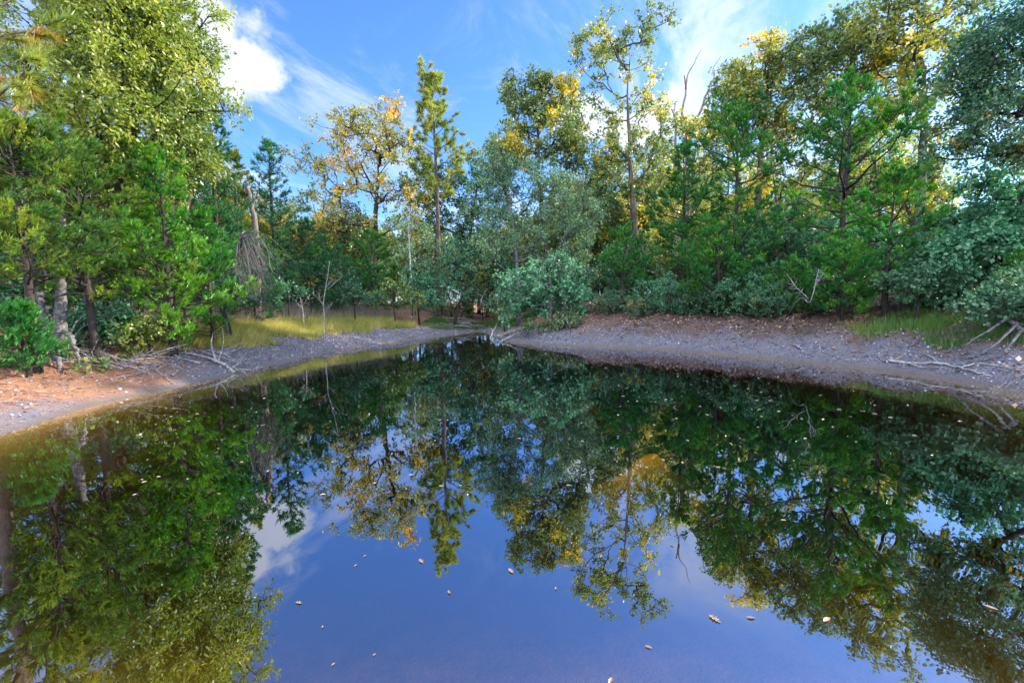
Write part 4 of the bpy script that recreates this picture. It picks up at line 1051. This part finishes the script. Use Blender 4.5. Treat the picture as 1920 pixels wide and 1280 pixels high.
P, d = scatter(280000, (-10, 12), (3, 25), lambda x, y, d: (d > .1) * np.clip(1 - ss(d + .5 * wob(x, y, 1.7, 1), 1.4, 2.6), 0, 1) * .75 * (1 - .45 * ss(x, 1, 4)) * (1 - .88 * ss(-x, 5.5, 6.8) * (1 - ss(y, 9, 11))))
flat_leaves('mud_flakes', P, .045, .42, 'mud_chips', np.clip(rng.beta(1.5, 2.2, len(P)) + .35 * wob(P[:, 0] * 1.0 + P[:, 1], P[:, 1], 1.7, 3), 0, 1), 'curled flakes of dried grey mud along the water edge', 'mud flakes', lift=.004, flat=1.2)


P, d = scatter(2900, (-13, 14), (4, 25), lambda x, y, d: (d > .15) * (d < 6) * .5)
tb = Tubes(); an = rng.uniform(0, 6.28, len(P)); ln = rng.uniform(.12, .55, len(P)) / 2
dv = np.c_[np.cos(an), np.sin(an), np.zeros(len(P))] * ln[:, None]; a0 = P - dv; a1 = P + dv
a0[:, 2] = np.maximum(ground_z(a0[:, 0], a0[:, 1]), 0) + .012; a1[:, 2] = np.maximum(ground_z(a1[:, 0], a1[:, 1]), 0) + .02
tb.twigs(a0, a1, rng.uniform(.004, .010, len(P))); tag(tb.build('twig_litter', M['dead_wood']), 'small dead twigs strewn over the banks', 'twig litter', kind='stuff')


def tufts(C, per, sp):
    o = rng.normal(size=(len(C), per, 3)) * [sp, sp, 0]
    return (C[:, None] + o).reshape(-1, 3), (o / sp).reshape(-1, 3), np.repeat(np.arange(len(C)), per)


def blades(name, P, hgt, mat, tone, label, cat, lean=.35, w=.007, fan=None):
    n = len(P); dr = rng.normal(size=(n, 3)) * lean
    if fan is not None: dr = dr * .6 + fan * lean * .8
    dr[:, 2] = 1
    V, F = needles_mesh(P - [0, 0, .01], dr, hgt, np.full(n, w))
    return tag(mesh_obj(name, V, [F], M[mat], None, tone), label, cat, kind='stuff')


C, d = scatter(21000, (-13, -3.0), (9.5, 23.5), lambda x, y, d: (d > 0) * ss(d + .6 * wob(x, y, 1.5, 1), 1.2, 1.9) * (1 - ss(d + .5 * wob(x, y, 1.2, 4), 3.6, 4.8)) * ss(y, 9.8, 11.2) * (1 - ss(y, 20.8, 23.0)) * (.25 + .75 * clump(x, y, 2.6, 1)))
ch_ = rng.uniform(.45, 1.3, len(C)); ct_ = .48 + .3 * wob(C[:, 0], C[:, 1], 1.9, 2) + rng.normal(size=len(C)) * .2
P, fan, ti = tufts(C, 34, .055)
blades('grass', P, rng.uniform(.12, .38, len(P)) * ch_[ti], 'grass_yellow', ct_[ti] + rng.normal(size=len(P)) * .12, 'yellow-green tufted grass along the left bank', 'grass', .4, .006, fan)
P, d = scatter(260000, (5, 13), (5.5, 13), lambda x, y, d: (d > 0) * ss(d + .4 * wob(x, y, 1.5, 1), 1.2, 1.7) * (1 - ss(d + .4 * wob(x, y, 1.2, 4), 2.8, 3.7)) * (.12 + .88 * ss(clump(x, y, 1.9, 3), .25, .6)) * (1 - ss(y, 10.6, 12.2)))
blades('grass', P, rng.uniform(.05, .2, len(P)), 'grass_green', .45 + .4 * wob(P[:, 0], P[:, 1], 1.1, 5) + rng.normal(size=len(P)) * .15, 'short green grass on the right bank', 'grass', .6)
P, d = scatter(60000, (-4.6, 1.2), (23, 28), lambda x, y, d: (d > .5) * ss(d, .7, 1.6) * (.2 + .8 * ss(clump(x, y, 1.6, 1), .35, .7)) * (1 - ss(y, 26, 28)))
blades('grass', P, rng.uniform(.06, .25, len(P)), 'grass_green', .3 + rng.normal(size=len(P)) * .15, 'green grass at the head of the inlet', 'grass', .6)
P, d = scatter(75000, (-13, -3.2), (12.0, 24.5), lambda x, y, d: ss(d + .4 * wob(x, y, 1.5, 1), 2.9, 4.0) * (1 - ss(d, 5.4, 7.0)) * (.2 + .8 * clump(x, y, 2.0, 6)) * .8)
blades('weeds', P, rng.uniform(.35, 1.0, len(P)), 'weeds', .4 + rng.normal(size=len(P)) * .25, 'tall dry grey-brown weeds behind the yellow grass', 'weeds', .28, .006)

# ------------------------------------------------------------------ leaves floating on the pond
OUT = [np.array([(0, -.5), (.10, -.42), (.06, -.3), (.22, -.22), (.10, -.1), (.28, .05), (.12, .14), (.2, .32), (.06, .36), (0, .5), (-.08, .38), (-.2, .3), (-.11, .12), (-.27, .02), (-.1, -.12), (-.2, -.25), (-.06, -.3), (-.08, -.42)]),
       np.array([(0, -.5), (.09, -.38), (.17, -.15), (.19, .08), (.12, .32), (0, .5), (-.11, .33), (-.2, .1), (-.16, -.14), (-.08, -.37)])]


def leaf_obj(rng, p, size, shape, tone, curl=.25):
    o2 = OUT[shape]; n = len(o2); mid = o2 * .45
    def zc(q): return curl * (np.abs(q[:, 0]) * 1.2 + .5 * np.maximum(q[:, 1], 0) ** 2) + .01
    V = np.concatenate([np.c_[o2, zc(o2)], np.c_[mid, zc(mid) * .5], [[0, 0, .008]]]) * size
    an = rng.uniform(0, 6.28); c, s = math.cos(an), math.sin(an)
    V = np.c_[V[:, 0] * c - V[:, 1] * s, V[:, 0] * s + V[:, 1] * c, V[:, 2] + .002] + p
    i = np.arange(n); k = (i + 1) % n
    return mesh_obj('floating_leaf', V, [np.stack([i, k, k + n, i + n], -1), np.stack([i + n, k + n, np.full(n, 2 * n)], -1)], M['wet_leaf'], None, np.full(2 * n, tone) + rng.normal(size=2 * n) * .06, True, p)


rng = np.random.default_rng(400)
FL = [(560, 1130, .085, 0, .35, 'curled brown leaf floating alone on the blue left of centre'), (605, 1175, .04, 1, .9, 'tiny pale leaf below the curled brown leaf on the blue water'),
      (667, 1060, .06, 0, .4, 'small brown leaf floating below the orange oak reflection'), (684, 1042, .05, 1, .6, 'small pale leaf just above the small brown one under the orange oak reflection'),
      (790, 1052, .12, 0, .5, 'brown oak leaf floating left of the pine reflection tip'), (958, 1070, .12, 1, .7, 'pale brown leaf at the left edge of the centre oak reflection'),
      (842, 1110, .08, 1, .3, 'dark leaf in open blue water below the pine reflection'), (1042, 1103, .06, 1, .4, 'small leaf below the centre oak reflection'),
      (1340, 1160, .14, 0, .6, 'large curled leaf floating right of the tall oak reflection'), (1408, 1158, .09, 1, .1, 'narrow dark leaf right of the large curled leaf'),
      (1550, 1162, .12, 1, 1.0, 'broad pale leaf floating below the right oaks reflection'), (1216, 1213, .07, 0, .3, 'brown leaf below the tip of the tall oak reflection'),
      (1260, 1022, .07, 0, .1, 'dark leaf right of the tall oak reflection crown'), (625, 1245, .04, 1, .9, 'tiny white leaf near the bottom of the photo left of centre'),
      (702, 1227, .035, 1, .8, 'tiny pale fleck right of the tiny white leaf near the bottom'), (1145, 1277, .09, 0, .3, 'brown leaf cut by the bottom edge of the photo'),
      (1469, 975, .09, 1, .9, 'pale leaf over the dark reflection of the right oaks'), (1066, 910, .10, 1, .9, 'white leaf beside the brown sunlit shallow'),
      (1858, 1139, .12, 1, .6, 'brown leaf over the dark right edge reflection'), (440, 800, .13, 1, .9, 'long pale leaf on the shaded water near the left bank')]
for (px, py, s, k, tn, lb) in FL:
    tag(leaf_obj(rng, onz(px, py, 0.001), s * .46, k, tn * .5), lb, 'leaf')
cnt = 0
while cnt < 210:
    if cnt < 150: px, py = rng.normal(1350, 260), 660 + abs(rng.normal()) * 95 + 8
    else: px, py = rng.uniform(250, 900), rng.uniform(690, 930)
    p = onz(px, py, 0.001)
    if not (0 < px < 1915) or shore_dist(p[0], p[1])[0] > -.35 or py > 960: continue
    cnt += 1
    left = px < 900
    tag(leaf_obj(rng, p, rng.uniform(.025, .062) * (1.0 if py < 800 else .8), int(rng.integers(2)), rng.uniform(.6, 1.0), .35),
        'pale leaf floating on the shaded water nearer the left bank' if left else 'pale leaf floating among many on the dark water before the right bank', 'leaf',
        'floating leaves left side' if left else 'floating leaves right side')
